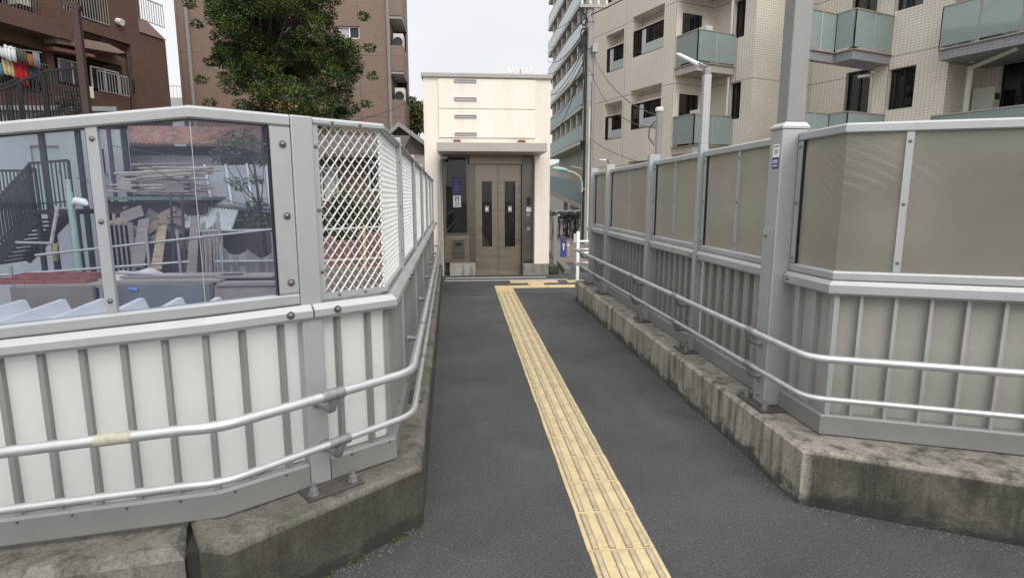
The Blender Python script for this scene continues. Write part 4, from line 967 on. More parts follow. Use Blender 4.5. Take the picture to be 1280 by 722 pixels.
m = MB(); m.prism([(fh.w(0,0,0).x,hy-.3),(hx+.15,hy-.3),(hx*(hy+4.5)/(hy+.2)+.1,hy+4.6),(fh.w(0,0,0).x-3,hy+4.6)],zt_+.002,zt_+.12); m.build('roof', ROOFG, hs)
# shed with rusted roof
sy = 19.0
sh = thing('shed', 'long dark shed under a rusted corrugated roof', 'shed', (at(210,247,sy).x,sy,-3.2))
fs_ = Fr((at(140,247,sy).x,sy),(1,0)); s1 = fs_.px(285,190)[0]; ze = fs_.px(200,180)[1]; zr = fs_.px(200,158,-1.4)[1]
m = MB(); fs_.box(m,0,s1,-3,-.3,-3.2,ze-.04); m.build('wall', BRDARK, sh)
m = MB(); nn_=60; vs=[]
for q in range(nn_+1):
    k_ = -.2+(s1+.4)*q/nn_; w_ = .04*(q%2); vs += [fs_.w(k_,.15,ze+w_), fs_.w(k_+.1,-1.5,zr+w_), fs_.w(k_,.15,ze+w_-.03), fs_.w(k_+.1,-1.5,zr+w_-.03)]
fs2=[]
for q in range(nn_): a=q*4; b_=a+4; fs2 += [(a,b_,b_+1,a+1),(a+2,a+3,b_+3,b_+2),(a,a+2,b_+2,b_),(a+1,b_+1,b_+3,a+3)]
m.add(vs,fs2); m.build('roof', RUSTROOF, sh)
m = MB(); k0,z0 = fs_.px(156,211,0); k1,z1 = fs_.px(272,194,0); fs_.box(m,k0,k1,-.29,-.25,z0,z1); fs_.box(m,fs_.px(246,200)[0],k1,-.249,-.22,z0,z1); m.build('board_cladding', pm('pale_boards',(.27,.26,.245),.2,2,.9,stretch=(6,6,.3)), sh)
# grey roofed house at the right of the window
gy = 13.5
gr = thing('house', 'low house with a wide grey sheet roof and white corrugated eave', 'house', (at(285,247,gy).x,gy,-3.2))
m = MB(); q = lambda x,y,dy: at(x,y,gy+dy)
A,B,C_,D_ = q(234,208,2.8),q(340,205,2.8),q(345,262,0),q(244,252,0)
up_ = Vector((0,0,-.08)); m.add([A,B,C_,D_,A+up_,B+up_,C_+up_,D_+up_],[(0,1,2,3),(7,6,5,4),(0,4,5,1),(1,5,6,2),(2,6,7,3),(3,7,4,0)]); m.build('roof', ROOFG, gr)
m = MB(); 
for f_ in (.2,.45,.7,.93): m.bar(A.lerp(B,f_)+Vector((0,0,.02)), D_.lerp(C_,f_)+Vector((0,0,.02)), .05, .05)
m.build('roof_ribs', LIGHTP, gr)
m = MB(); nn_=26; vs=[]
for i_ in range(nn_+1):
    f_=i_/nn_; w_ = .03*(i_%2); a = D_.lerp(C_,f_*.55)+Vector((0,-.1,-.10+w_)); b_ = a+Vector((.15,-.9,-.42)); vs += [a,b_,a+Vector((0,0,-.02)),b_+Vector((0,0,-.02))]
fs2=[]
for i_ in range(nn_): a=i_*4; b_=a+4; fs2 += [(a,b_,b_+1,a+1),(a+2,a+3,b_+3,b_+2),(a+1,b_+1,b_+3,a+3)]
m.add(vs,fs2); m.build('eave_sheet', LIGHTP, gr)
m = MB(); m.box((D_.x+.1,gy+.15,-3.2),(C_.x,gy+2.6,C_.z-.12)); m.build('wall', SIDING, gr)
# timber rack
ry = 13.0
rk_ = thing('timber_rack', 'brown timber rack roofed with green sheet, pale poles piled on top', 'rack', (at(195,247,ry).x,ry,-3.2))
r3 = lambda x,y,dy=0: at(x,y,ry+dy)
m = MB()
for x_ in (133,213,240): 
    for dy in (0,1.6): p = r3(x_,250,dy); m.box((p.x-.05,ry+dy-.05,-3.2),(p.x+.05,ry+dy+.05,p.z))
a,b_ = r3(132,252),r3(258,252); m.box((a.x,ry-.04,a.z-.25),(b_.x,ry+.04,a.z)); m.box((a.x,ry+1.56,a.z-.25),(b_.x,ry+1.64,a.z))
c = r3(135,304); m.box((a.x,ry+.06,c.z-.06),(b_.x,ry+1.5,c.z)); m.build('frame', pm('reddish_timber',(.075,.045,.036),.25,4,.85), rk_)
m = MB(); a,b_ = r3(138,250),r3(259,242); m.box((a.x,ry-.3,a.z+.002),(b_.x,ry+1.9,a.z+.07)); m.build('roof_sheet', GRNT, rk_)
rz_ = a.z+.07
def pole_obj(name,p,q_,r_,mat,lab,cat,grp):
    mb = MB(); mb.tube([p,q_],r_,7); o = mb.build(name,mat,loc=p,smooth=True); return tag(o,lab,cat,grp)
pile = MB(); stuff_r = random.Random(5)
for i_ in range(34):
    l_ = stuff_r.uniform(.9,1.9); x_ = at(140,230,ry).x+stuff_r.uniform(-.15,.6); yy = ry+stuff_r.uniform(-.2,1.5); z_ = rz_+.03+.022*i_*(.9)
    pole_obj('wooden_pole',(x_,yy,z_),(min(x_+l_,at(236,230,ry).x),yy+stuff_r.uniform(-.3,.3),z_+stuff_r.uniform(-.02,.07)),stuff_r.uniform(.018,.03),TIMBR if i_%3 else WOODG,'pale pole lying in the loose pile on the timber rack','pole','poles piled on the timber rack')
for i_ in range(16):
    x_ = at(152+i_*5.2,290,ry).x; l_ = stuff_r.uniform(.25,.7); a_ = stuff_r.uniform(-.5,.5); z_ = c.z+.05+stuff_r.uniform(0,.35)
    mb = MB(); M = Matrix.Translation((x_,ry+.02+stuff_r.uniform(-.1,.5),z_)) @ Matrix.Rotation(a_,4,'Y') @ Matrix.Rotation(stuff_r.uniform(-.6,.6),4,'Z'); w_ = stuff_r.uniform(.05,.14)
    mb.box((-l_/2,-w_,-.02),(l_/2,w_,.02+stuff_r.uniform(0,.05)),M); tag(mb.build('timber_offcut',[WOODB,WOODG,TIMBR][i_%3]),'rough timber offcut heaped on the rack shelf','timber','offcuts on the rack shelf')
# upright boards by the rack
for i_,(x_,t_) in enumerate(((140,0),(146,1),(152,0),(158,1),(164,0))):
    p = at(x_,300,12.4); mb = MB(); mb.box((p.x-.09,12.38,-3.2),(p.x+.06,12.42,at(x_,278+3*t_,12.4).z)); tag(mb.build('upright_board',WOODG),'grey weathered board standing upright left of the rack shelf','board','upright boards by the rack')
# ladder
ld = thing('ladder','rusty narrow ladder leaning before the timber rack','ladder',(at(222,340,12.3).x,12.3,-3.2))
m = MB(); a,b_ = at(213,240,12.5),at(227,240,12.5); m.bar((a.x,12.1,-3.2),a,.04); m.bar((b_.x,12.1,-3.2),b_,.04); m.build('rails', BROWNST, ld)
for i_ in range(14):
    m = MB(); f_=(i_+.5)/14; p=Vector((a.x,12.1,-3.2)).lerp(a,f_); q_=Vector((b_.x,12.1,-3.2)).lerp(b_,f_); m.bar(p,q_,.025); m.build('rung', BROWNST, ld)
for i_ in range(22):
    x_ = at(150+rnd.uniform(0,82),300,12.7).x; zt_ = at(200,rnd.uniform(258,300),12.7).z; l_ = rnd.uniform(.25,.75); mb = MB()
    M = Matrix.Translation((x_,12.72+rnd.uniform(-.1,.25),zt_-.1)) @ Matrix.Rotation(rnd.uniform(-1.3,1.3),4,'Y') @ Matrix.Rotation(rnd.uniform(-.4,.4),4,'X'); w_ = rnd.uniform(.04,.16)
    mb.box((-l_/2,-.015,-w_),(l_/2,.015,w_),M); tag(mb.build('timber_offcut',[WOODB,WOODG,TIMBR,BROWNST][i_%4]),'rough timber offcut heaped on the rack shelf','timber','offcuts on the rack shelf')
for i_ in range(10):
    x_ = at(249+2.6*i_,340,11.9).x; zt_ = at(250,rnd.uniform(272,292),11.9).z; pole_obj('bamboo_pole',(x_+rnd.uniform(-.1,.1),11.7,-3.2),(x_+.1,12.0,zt_),.02,TIMBR if i_%2 else WOODG,'thin pole leaning in the bundle right of the timber rack','pole','poles leaning beside the rack')
for i_,(xa,xb,ya,yb,lab,mt) in enumerate(((172,182,272,302,'grey corrugated sheet leaning left before the rack',WOODG),(196,204,280,305,'brown board leaning in the middle before the rack',WOODB),(239,245,268,318,'tall dark board leaning at the right rack post',WOODG))):
    a,b_ = at(xa,yb+30,12.45),at(xb,ya,12.45); mb=MB(); mb.add([(a.x,12.2,a.z),(b_.x,12.2,a.z),(b_.x+.05,12.5,b_.z),(a.x+.08,12.5,b_.z-.05),(a.x,12.23,a.z),(b_.x,12.23,a.z),(b_.x+.05,12.53,b_.z),(a.x+.08,12.53,b_.z-.05)],[(0,1,2,3),(7,6,5,4),(0,4,5,1),(1,5,6,2),(2,6,7,3),(3,7,4,0)]); tag(mb.build('leaning_sheet',mt),lab,'sheet')
mb=MB(); mb.smooth=True; nx,ny=14,6; a,b_=at(137,346,9.7),at(197,346,9.7); zb0=at(160,346,9.7).z-.03
for i_ in range(nx+1):
    for j_ in range(ny+1):
        u_,v_=i_/nx,j_/ny; hgt=.16*math.sin(math.pi*u_)**.6*math.sin(math.pi*v_)**.6*(1+.35*math.sin(7*u_+3*v_)); mb.v.append(Vector((a.x+(b_.x-a.x)*u_,9.5+.6*v_,zb0+hgt)))
mb.f=[(i_*(ny+1)+j_,(i_+1)*(ny+1)+j_,(i_+1)*(ny+1)+j_+1,i_*(ny+1)+j_+1) for i_ in range(nx) for j_ in range(ny)]; mb.m=[0]*len(mb.f)
tag(mb.build('sheet_heap',pm('pale_canvas',(.50,.46,.40),.15,6,.9)),'crumpled pale canvas heap lying on the grey planks','canvas')
for i_,(xa,xb,ya,yb,Y_,lab,mt) in enumerate(((150,166,222,240,12.75,'stack of pale battens at the left of the pole pile',TIMBR),(205,232,226,240,12.75,'grey folded sheet on the right of the pole pile',WOODG))):
    a,b_=at(xa,yb,Y_),at(xb,ya,Y_); mb=MB()
    for q in range(5): zq=a.z+(b_.z-a.z)*q/5; mb.box((a.x+.03*math.sin(q*2),Y_,zq),(b_.x+.05*math.cos(q*3),Y_+.3,zq+(b_.z-a.z)/5*.85))
    tag(mb.build('batten_stack' if i_==0 else 'folded_sheet',mt),lab,'stack')
# scaffold pipes
scf = thing('pipe_frame','grey scaffold pipe frame of long horizontal pipes across the yard','pipe frame',(at(180,340,10.5).x,10.5,-3.2))
PIPE = pm('galvanised_pipe',(.36,.355,.34),.12,5,.5,.4)
for i_,(xa,ya,xb,yb,Ya,Yb) in enumerate(((-15,345,236,327,10.2,11.2),(44,319,345,286,10.6,11.4),(250,289,345,287,11.4,11.4),(128,340,345,349,9.6,9.6),(270,327,345,326,10.8,10.8),(20,303,66,304,10.8,10.8))):
    m = MB(); m.tube([at(xa,ya,Ya),at(xb,yb,Yb)], .024, 8); m.build('pipe', PIPE, scf, smooth=True)
for i_,(x_,yt_,Y_) in enumerate(((132,302,10.5),(182,286,10.9),(221,287,11.1),(272,265,11.3),(13,332,10.1),(71,342,9.9),(276,305,10.8),(340,290,11.2))):
    p = at(x_,yt_,Y_); m = MB(); m.tube([(p.x,Y_,-3.2),p], .026, 8); m.build('upright', PIPE, scf, smooth=True)
m = MB(); p = at(71,310,10.9); m.tube([at(64,304,10.8),at(72,258,11.0)], .03, 8); m.build('brace', TIMBR, scf, smooth=True)
rope = MB(); pts=[]
for i_ in range(60): p = at(70+3*math.sin(i_*2.1),304+22*i_/60,10.75); pts.append(p+Vector((0,.04*math.cos(i_*2.1),0)))
rope.tube(pts,.012,5); tag(rope.build('rope', pm('yellow_rope',(.34,.28,.10),.2,20,.9)),'knotted yellow rope hanging on the yard pipes','rope')
# red trays, boards, screen wall in front
wallb = thing('board_screen','weathered grey brown board screen behind the white folded roof','screen',(at(140,370,9.0).x,9.0,-3.2))
a,b_ = at(12,359,9.0),at(116,362,9.0); m = MB(); m.box((a.x,9.0,-3.2),(b_.x,9.06,a.z)); m.build('panel', pm('brown_board',(.20,.175,.145),.2,2,.9), wallb)
a,b_ = at(134,356,9.0),at(262,360,9.0); m = MB(); m.box((a.x,9.0,-3.2),(b_.x,9.06,a.z)); m.build('panel', pm('blue_grey_board',(.15,.15,.16),.2,2,.85), wallb)
a,b_ = at(268,358,9.1),at(345,358,9.1); m = MB(); m.box((a.x,9.1,-3.2),(b_.x,9.16,a.z)); m.build('panel', pm('pale_sack_board',(.30,.27,.23),.2,3,.9), wallb)
# planks resting on the screen
zs_ = at(134,356,9.0).z
for i_,(xa,xb,dy) in enumerate(((140,275,.1),(150,302,.45),(196,300,.8),(270,342,.3),(276,345,.7))):
    p0=at(xa,352,9.0+dy); p1=at(xb,352,9.0+dy); mb=MB(); mb.box((p0.x,9.0+dy,zs_+.005+.035*(i_%2)),(p1.x,9.33+dy,zs_+.035+.035*(i_%2)))
    tag(mb.build('plank',WOODG),['grey plank on the screen front edge','grey plank second from the screen front edge','short grey plank behind the others on the screen','grey plank at the right end of the screen','grey plank at right, behind the right-end plank'][i_],'plank','planks lying on the screen')
ps_ = MB(); p0=at(140,352,9.3); 
for (xa,xb,dy) in ((14,262,.3),(268,345,.3)):
    a=at(xa,352,9.0); b_=at(xb,352,9.0); ps_.box((a.x,9.065,zs_-.05),(b_.x,10.1,zs_-.001))
ps_.build('shelf', WOODG, wallb)
for i_ in range(9):
    xx = at(4+12.5*i_,356,9.35).x; z0 = zs_+.0 if i_ > 0 else zs_; mb = MB(); w_=.15; zz=z0; yy = 9.18+(i_%2)*.36
    mb.box((xx-w_,yy,zz),(xx+w_,yy+.3,zz+.02)); 
    for (p,q_) in (((xx-w_,yy),(xx-w_+.015,yy+.3)),((xx+w_-.015,yy),(xx+w_,yy+.3)),((xx-w_+.015,yy),(xx+w_-.015,yy+.015)),((xx-w_+.015,yy+.285),(xx+w_-.015,yy+.3))): mb.box((p[0],p[1],zz+.02),(q_[0],q_[1],zz+.07+.03*(i_%2)))
    tag(mb.build('plastic_tray',REDB),'faded red plastic tray in the row on the board screen','tray','red trays on the board screen')
for i_,(xa,xb,ya,yb,lab) in enumerate(((131,137,362,374,'blue tarp scrap hanging left on the grey screen'),(160,172,359,363,'small blue tarp scrap on the grey screen edge'))):
    a,b_=at(xa,ya,8.985),at(xb,yb,8.985); mb=MB(); mb.add([a,(b_.x,8.985,a.z-.01),(b_.x+.01,8.96,b_.z),(a.x,8.975,b_.z+.02)],[(0,1,2,3)]); o=mb.build('tarp_scrap',TARP); tag(o,lab,'tarp','tarp scraps'); so=o.modifiers.new('t','SOLIDIFY'); so.thickness=.006
# net on the right
mb = MB(); vs=[]; nn_=16
for i_ in range(nn_+1):
    f_=i_/nn_; p=at(278+64*f_,308+26*math.sin(math.pi*((f_*2)%1))*.35+6*f_,10.9); vs += [p+Vector((0,.05*math.sin(i_*2),0)), Vector((p.x,10.9+.08*math.sin(i_*1.7),at(300,352,10.9).z))]
mb.add(vs,[(i_*2,i_*2+2,i_*2+3,i_*2+1) for i_ in range(nn_)]); o = mb.build('garden_net',NET); tag(o,'pale garden net hung from the pipes at the window right','net')
# lamp post, green
gl_ = thing('street_lamp','pale green lamp post with small hooded lamp behind the window','lamp post',(at(97,335,11.6).x,11.6,-3.2))
xx=at(88,250,11.6).x; m=MB(); m.smooth=True; m.tube([(xx,11.6,-3.2),(xx,11.6,at(83,240,11.6).z)],.06,10,True,[.07,.058]); m.tube([(xx,11.6,at(83,240,11.6).z),(xx,11.6,at(83,224,11.6).z)],.04,10); m.build('post',GRNP,gl_,smooth=True)
zl=at(92,255,11.6).z; m=MB(); m.tube([(xx,11.6,zl-.1),(xx+.12,11.55,zl+.05),(xx+.22,11.5,zl+.03)],.02,6); m.build('arm',GRNP,gl_,smooth=True)
m=MB(); m.tube([(xx+.10,11.5,zl+.0),(xx+.17,11.48,zl+.06),(xx+.33,11.45,zl+.03),(xx+.40,11.44,zl-.02)],.06,10,True,[.03,.07,.08,.03]); m.build('lamp_head',FROSTLAMP,gl_,smooth=True)

# white folded-plate roof below the fence
fr_ = thing('folded_roof','white folded plate steel roof just beyond the left fence','roof',(-5,5.2,-3.2))
m=MB(); vs=[]; pitch=.5; prof=[(0,-.14),(.06,-.14),(.30,.03),(.37,.03),(.44,-.14)]; sk_=-.17
ks=[]
for i_ in range(26):
    for (u,z_) in prof: ks.append((-14.2+i_*pitch+u,z_))
for (x_,z_) in ks:
    for (yy,dz) in ((2.75,.0),(8.0,.0)):
        xx=x_+sk_*(yy-8.0)*-1*.0+ (8.0-yy)*.18
        vs += [(xx,yy,z_+dz+.13),(xx,yy,z_+dz+.12)]
fs2=[]
for i_ in range(len(ks)-1):
    a=i_*4; b_=a+4; fs2 += [(a,a+2,b_+2,b_),(a+1,b_+1,b_+3,a+3),(a,b_,b_+1,a+1),(a+2,a+3,b_+3,b_+2)]
vs=[v for v in vs]; m.add(vs,fs2); 
def clip(mb):  # drop the ribs that would pass under the walkway fence
    keep=[(f,mi) for f,mi in zip(mb.f,mb.m) if max(mb.v[i].x+0*mb.v[i].y for i in f) < -1.0]; mb.f=[k[0] for k in keep]; mb.m=[k[1] for k in keep]
clip(m); m.build('roof_sheet',FOLD,fr_)
m=MB(); m.box((-12.2,7.75,-3.2),(-1.05,7.85,-.02)); m.box((-1.12,3.2,-3.2),(-1.05,7.74,-.02)); m.build('wall',HOUSEW,fr_)

# ------------------------------------------------------------------ houses behind the mesh
my=12.0
hm = thing('house','shabby brown house with grey tiled lower roof behind the mesh fence','house',(at(435,247,my).x,my,-3.2))
fm_ = Fr((at(372,247,my).x,my),(1,0)); q_=lambda x,y:fm_.px(x,y)
kE=q_(500,220)[0]; wA=(q_(404,230)[0],q_(421,230)[0],q_(410,248)[1],q_(410,212)[1]); wB=(q_(463,215)[0],q_(473,215)[0],q_(465,236)[1],q_(465,205)[1])
m=MB(); fm_.wall(m,0,kE,-3.2,q_(430,196)[1],[wA,wB],-.15,0); fm_.box(m,0,kE,-3,-.4,-3.2,q_(430,196)[1]); m.build('wall',WALLBR,hm)
for W_ in (wA,wB):
    m=MB(); fm_.box(m,W_[0],W_[1],-.12,-.09,W_[2],W_[3]); wo=m.build('window',CURT if W_ is wA else DARKG,hm); m=MB()
    fm_.box(m,W_[0]-.03,W_[1]+.03,-.05,.03,W_[3],W_[3]+.05); fm_.box(m,W_[0]-.03,W_[1]+.03,-.05,.03,W_[2]-.05,W_[2]); fm_.box(m,W_[0]-.03,W_[0],-.05,.03,W_[2],W_[3]); fm_.box(m,W_[1],W_[1]+.03,-.05,.03,W_[2],W_[3]); m.build('frame',LIGHTP,wo)
m=MB(); zz=q_(430,196)[1]; A=fm_.w(-.2,.5,zz-.05); B=fm_.w(kE+.1,.5,zz-.05); C_=fm_.w(kE+.1,-1.5,zz+.5); D_=fm_.w(-.2,-1.5,zz+.5); u_=Vector((0,0,.08)); m.add([A,B,C_,D_,A+u_,B+u_,C_+u_,D_+u_],[(3,2,1,0),(4,5,6,7),(0,1,5,4),(1,2,6,5),(2,3,7,6),(3,0,4,7)]); m.build('eave_roof',ROOFB,hm)
m=MB(); r_=fm_.px(452,196)[0]; fm_.box(m,q_(414,180)[0],q_(440,180)[0],-1.6,-1.5,q_(420,180)[1],q_(420,160)[1]); m.build('upper_window',DARKG,hm)
m=MB(); fm_.box(m,q_(385,170)[0],q_(470,170)[0],-3.5,-1.61,zz+.3,q_(420,152)[1]); m.build('upper_wall',pm('upper_brown',(.09,.07,.06),.1,1,.8),hm)
# lower dark roof close by, brown timber deck
lr=thing('tiled_roof','low dark brown roof edge beyond the mesh fence','roof',(at(440,350,8.6).x,8.6,-3.2))
m=MB(); a=at(372,340,9.2); b_=at(520,335,9.2); m.add([(a.x,9.2,a.z),(b_.x,9.2,a.z),(b_.x,7.6,a.z-.35),(a.x,7.6,a.z-.35),(a.x,9.2,a.z-.1),(b_.x,9.2,a.z-.1),(b_.x,7.6,a.z-.45),(a.x,7.6,a.z-.45)],[(0,1,2,3),(7,6,5,4),(0,4,5,1),(1,5,6,2),(2,6,7,3),(3,7,4,0)]); m.build('roof_sheet',ROOFB,lr)
m=MB(); m.box((a.x+.1,8.9,-3.2),(b_.x-.1,9.1,a.z-.11)); m.build('wall',BRDARK,lr)
for i_,(xa,xb,ya,yb,Y_) in enumerate(((385,420,296,334,10.4),(422,446,300,336,10.4),(448,480,290,334,10.4))):
    a,b_=at(xa,yb,Y_),at(xb,ya,Y_); mb=MB(); mb.prism([(a.x,Y_),(b_.x,Y_),(b_.x-.03,Y_+.35),(a.x+.03,Y_+.35)],a.z,b_.z,.02); o=thing('planter',['faded pink planter at left behind the mesh','faded pink planter in the middle behind the mesh','taller faded pink planter at right behind the mesh'][i_],'planter',(0,0,0),0,'pink planters behind the mesh')
    mb.build('box',PINK,o); mb=MB(); leaves(mb,((a.x+b_.x)/2,Y_+.17,b_.z+.18),((b_.x-a.x)*.55,.25,.25),200,.08,rnd); mb.build('foliage',LEAF3,o); fixloc(o,((a.x+b_.x)/2,Y_+.17,a.z))
dk_=thing('timber_deck','grey timber deck with posts carrying the pink planters','deck',(at(430,335,10.4).x,10.4,-3.2))
a=at(375,334,10.4); b_=at(490,334,10.4); m=MB(); m.box((a.x,10.2,a.z-.08),(b_.x,11.2,a.z-.001)); m.build('boards',WOODG,dk_)
m=MB(); 
for x_ in (a.x+.1,(a.x+b_.x)/2,b_.x-.1): m.box((x_-.05,10.3,-3.2),(x_+.05,10.4,a.z-.081))
m.build('legs',WOODG,dk_)
for i_,yy in enumerate((286,325)):
    p0,p1=at(385,yy+2,9.9),at(490,yy-3,9.9); mb=MB(); mb.tube([p0,p1],.022,7); mb.build('rail',PIPE,dk_,smooth=True)
m=MB()
for x_ in (388,455): p=at(x_,284,9.9); m.box((p.x-.025,9.88,-3.2),(p.x+.025,9.92,p.z+.03))
m.build('rail_posts',WOODB,dk_)
for i_,(x_,y_,r_,lab) in enumerate(((420,262,.42,'dense dark shrub behind the mesh, left of two'),(448,272,.38,'dense dark shrub behind the mesh, right of two'),(405,290,.28,'low grey green shrub at the planters behind the mesh'))):
    c=at(x_,y_,11.2); t=thing('shrub',lab,'shrub',(c.x,c.y,-3.2),0,'shrubs behind the mesh'); m=MB(); 
    for _ in range(8): leaves(m,c+Vector((rnd.uniform(-.3,.3),rnd.uniform(-.2,.2),rnd.uniform(-.25,.25))),(r_*.6,r_*.6,r_*.5),110,.075,rnd)
    m.build('foliage',LEAF3,t); m=MB(); m.tube([(c.x,c.y,-3.2),(c.x+.05,c.y,c.z)],.04,6); m.build('stem',BARK,t)
# gabled house left of the lift
gy=16.0; gh=thing('gabled_house','brown sided gabled house between mesh fence and lift tower','house',(at(515,247,gy).x,gy,-3.2))
pk=at(499,153,gy); eL=at(478,172,gy); eR=at(545,186,gy)
m=MB(); pts=[(at(484,247,gy).x,-3.2),(at(560,247,gy).x,-3.2),(at(560,247,gy).x,eR.z-.25),(pk.x,pk.z-.1),(at(484,247,gy).x,eL.z-.15)]
vs=[(x_,gy+.2,z_) for x_,z_ in pts]+[(x_,gy+4,z_) for x_,z_ in pts]; n_=5; m.add(vs,[(0,1,2,3,4),(9,8,7,6,5)]+[(i_,(i_+1)%5,5+(i_+1)%5,5+i_) for i_ in range(5)]); m.build('wall',SIDING,gh)
m=MB()
for (p0,p1) in ((pk,eL),(pk,Vector((at(560,190,gy).x,gy,eR.z-.25)))):
    a=Vector((p0.x,gy-.15,p0.z)); b_=Vector((p1.x,gy-.15,p1.z)); d=Vector((0,4.3,0)); u_=Vector((0,0,-.12)); m.add([a,b_,b_+d,a+d,a+u_,b_+u_,b_+d+u_,a+d+u_],[(0,1,2,3),(7,6,5,4),(0,4,5,1),(1,5,6,2),(2,6,7,3),(3,7,4,0)])
m.build('roof',ROOFG,gh)
m=MB(); a=at(500,196,15.4); b_=at(548,196,15.4); m.add([(a.x-.3,16.15,a.z+.12),(b_.x,16.15,a.z+.12),(b_.x,15.0,a.z-.3),(a.x-.3,15.0,a.z-.3),(a.x-.3,16.15,a.z+.05),(b_.x,16.15,a.z+.05),(b_.x,15.0,a.z-.37),(a.x-.3,15.0,a.z-.37)],[(0,1,2,3),(7,6,5,4),(0,4,5,1),(1,5,6,2),(2,6,7,3),(3,7,4,0)]); m.build('lean_to_roof',pm('leanto',(.20,.17,.15),.15,3,.8),gh)

# ------------------------------------------------------------------ beige apartment block (right)
bb0=Vector((8.7,20,0)); du=Vector((.35,-.937,0)).normalized(); dw=Vector((.937,.35,0)).normalized()
FH=2.9; LV=[.45+FH*i for i in range(-1,5)]                                  # floor levels
bg=thing('beige_apartments','beige tiled apartment block with glass balconies behind the right fence','apartment block',(7.98,21.9,-.03),math.atan2(du.y,du.x))
O=Vector((7.98,21.9,0))
class G:                                                                     # s along the street towards us, t inwards
    @staticmethod
    def w(s,t,z): p=O+du*s+dw*t; return Vector((p.x,p.y,z))
def gbox(m,s0,s1,t0,t1,z0,z1):
    vs=[G.w(s,t,z) for z in (z0,z1) for (s,t) in ((s0,t0),(s1,t0),(s1,t1),(s0,t1))]; m.add(vs,[(0,3,2,1),(4,5,6,7),(0,1,5,4),(1,2,6,5),(2,3,7,6),(3,0,4,7)])
def streetface(t):                                                           # facade plane parallel to the street at depth t
    f=Fr((O+dw*t).to_2d(),(-du.x,-du.y)); return f
ZT=13.0
def sw(m,s0,s1,t,z0,z1,holes,th=.3):                                         # street facing wall with openings, holes (s0,s1,z0,z1)
    f=streetface(t); f.wall(m,-s1,-s0,z0,z1,[(-h[1],-h[0],h[2],h[3]) for h in holes],-th,0)
def winrect(t,xa,xb,ya,yb):
    f=streetface(t); k0=f.px(xa,(ya+yb)/2)[0]; k1=f.px(xb,(ya+yb)/2)[0]; z1=f.px(xa,ya)[1]; z0=f.px(xa,yb)[1]; return (-max(k0,k1),-min(k0,k1),z0,z1)
walls=MB(); wins=[]
# bay A: two columns of corner-sill windows
A1=winrect(0,790,829,40,73); A2=winrect(0,757,779,62,92)
hA=[]; 
for base in (A1,A2):
    for dz in (-2*FH,-FH,0,FH,2*FH): hA.append((base[0],base[1],base[2]+dz,base[3]+dz+.55))
sA=(-5.6,0)
sw(walls,-5.6,0,0,-.1,ZT,hA,.55)
for h in hA: wins.append((h,0,-.12,True))
gbox(walls,-5.6,-.001,.551,8,-.1,ZT)
# return B faces us at s=0..; bay C set back 1.9
T1=1.9; C1=winrect(T1,915,930,0,33); C2=winrect(T1,911.5,925,105,150)
sC=2.0
hC=[]
for dz in (-2*FH,-FH,0,FH): hC.append((C2[0],C2[1],C2[2]+dz,C2[3]+dz))
zc=C2[2]
sw(walls,-.0,sC,T1,-.1,ZT,hC,.3); gbox(walls,.001,sC,T1+.301,8,-.1,ZT)
for h in hC: wins.append((h,T1,-.2,False))
# bay D set back further behind the pole
T2=5.6
def px_s(t,x):
    f=streetface(t); return -f.px(x,100)[0]
# bay E: street face with tall window (1100-1180)
T3=3.3
E1=winrect(T3,1109,1142,88,138); sE0=px_s(T3,1092); sE1=px_s(T3,1183)
hE=[(E1[0],E1[1],E1[2]+dz,E1[3]+dz) for dz in (-FH,0,FH)]
sw(walls,sE0,sE1,T3,-.1,ZT,hE,.3); gbox(walls,sE0+.002,sE1,T3+.301,12,-.1,ZT)
for h in hE: wins.append((h,T3,-.2,False))
# recess wall between C and E
T4=T3+1.7
D1=winrect(T4,1056,1086,92,140)
hD=[(D1[0],D1[1],D1[3]-2.1+dz,D1[3]+dz) for dz in (-FH,0,FH)]
sw(walls,sC+.002,sE0,T4,-.1,ZT,hD,.3); gbox(walls,sC+.003,sE0,T4+.301,12,-.1,ZT)
for h in hD: wins.append((h,T4,-.2,False))
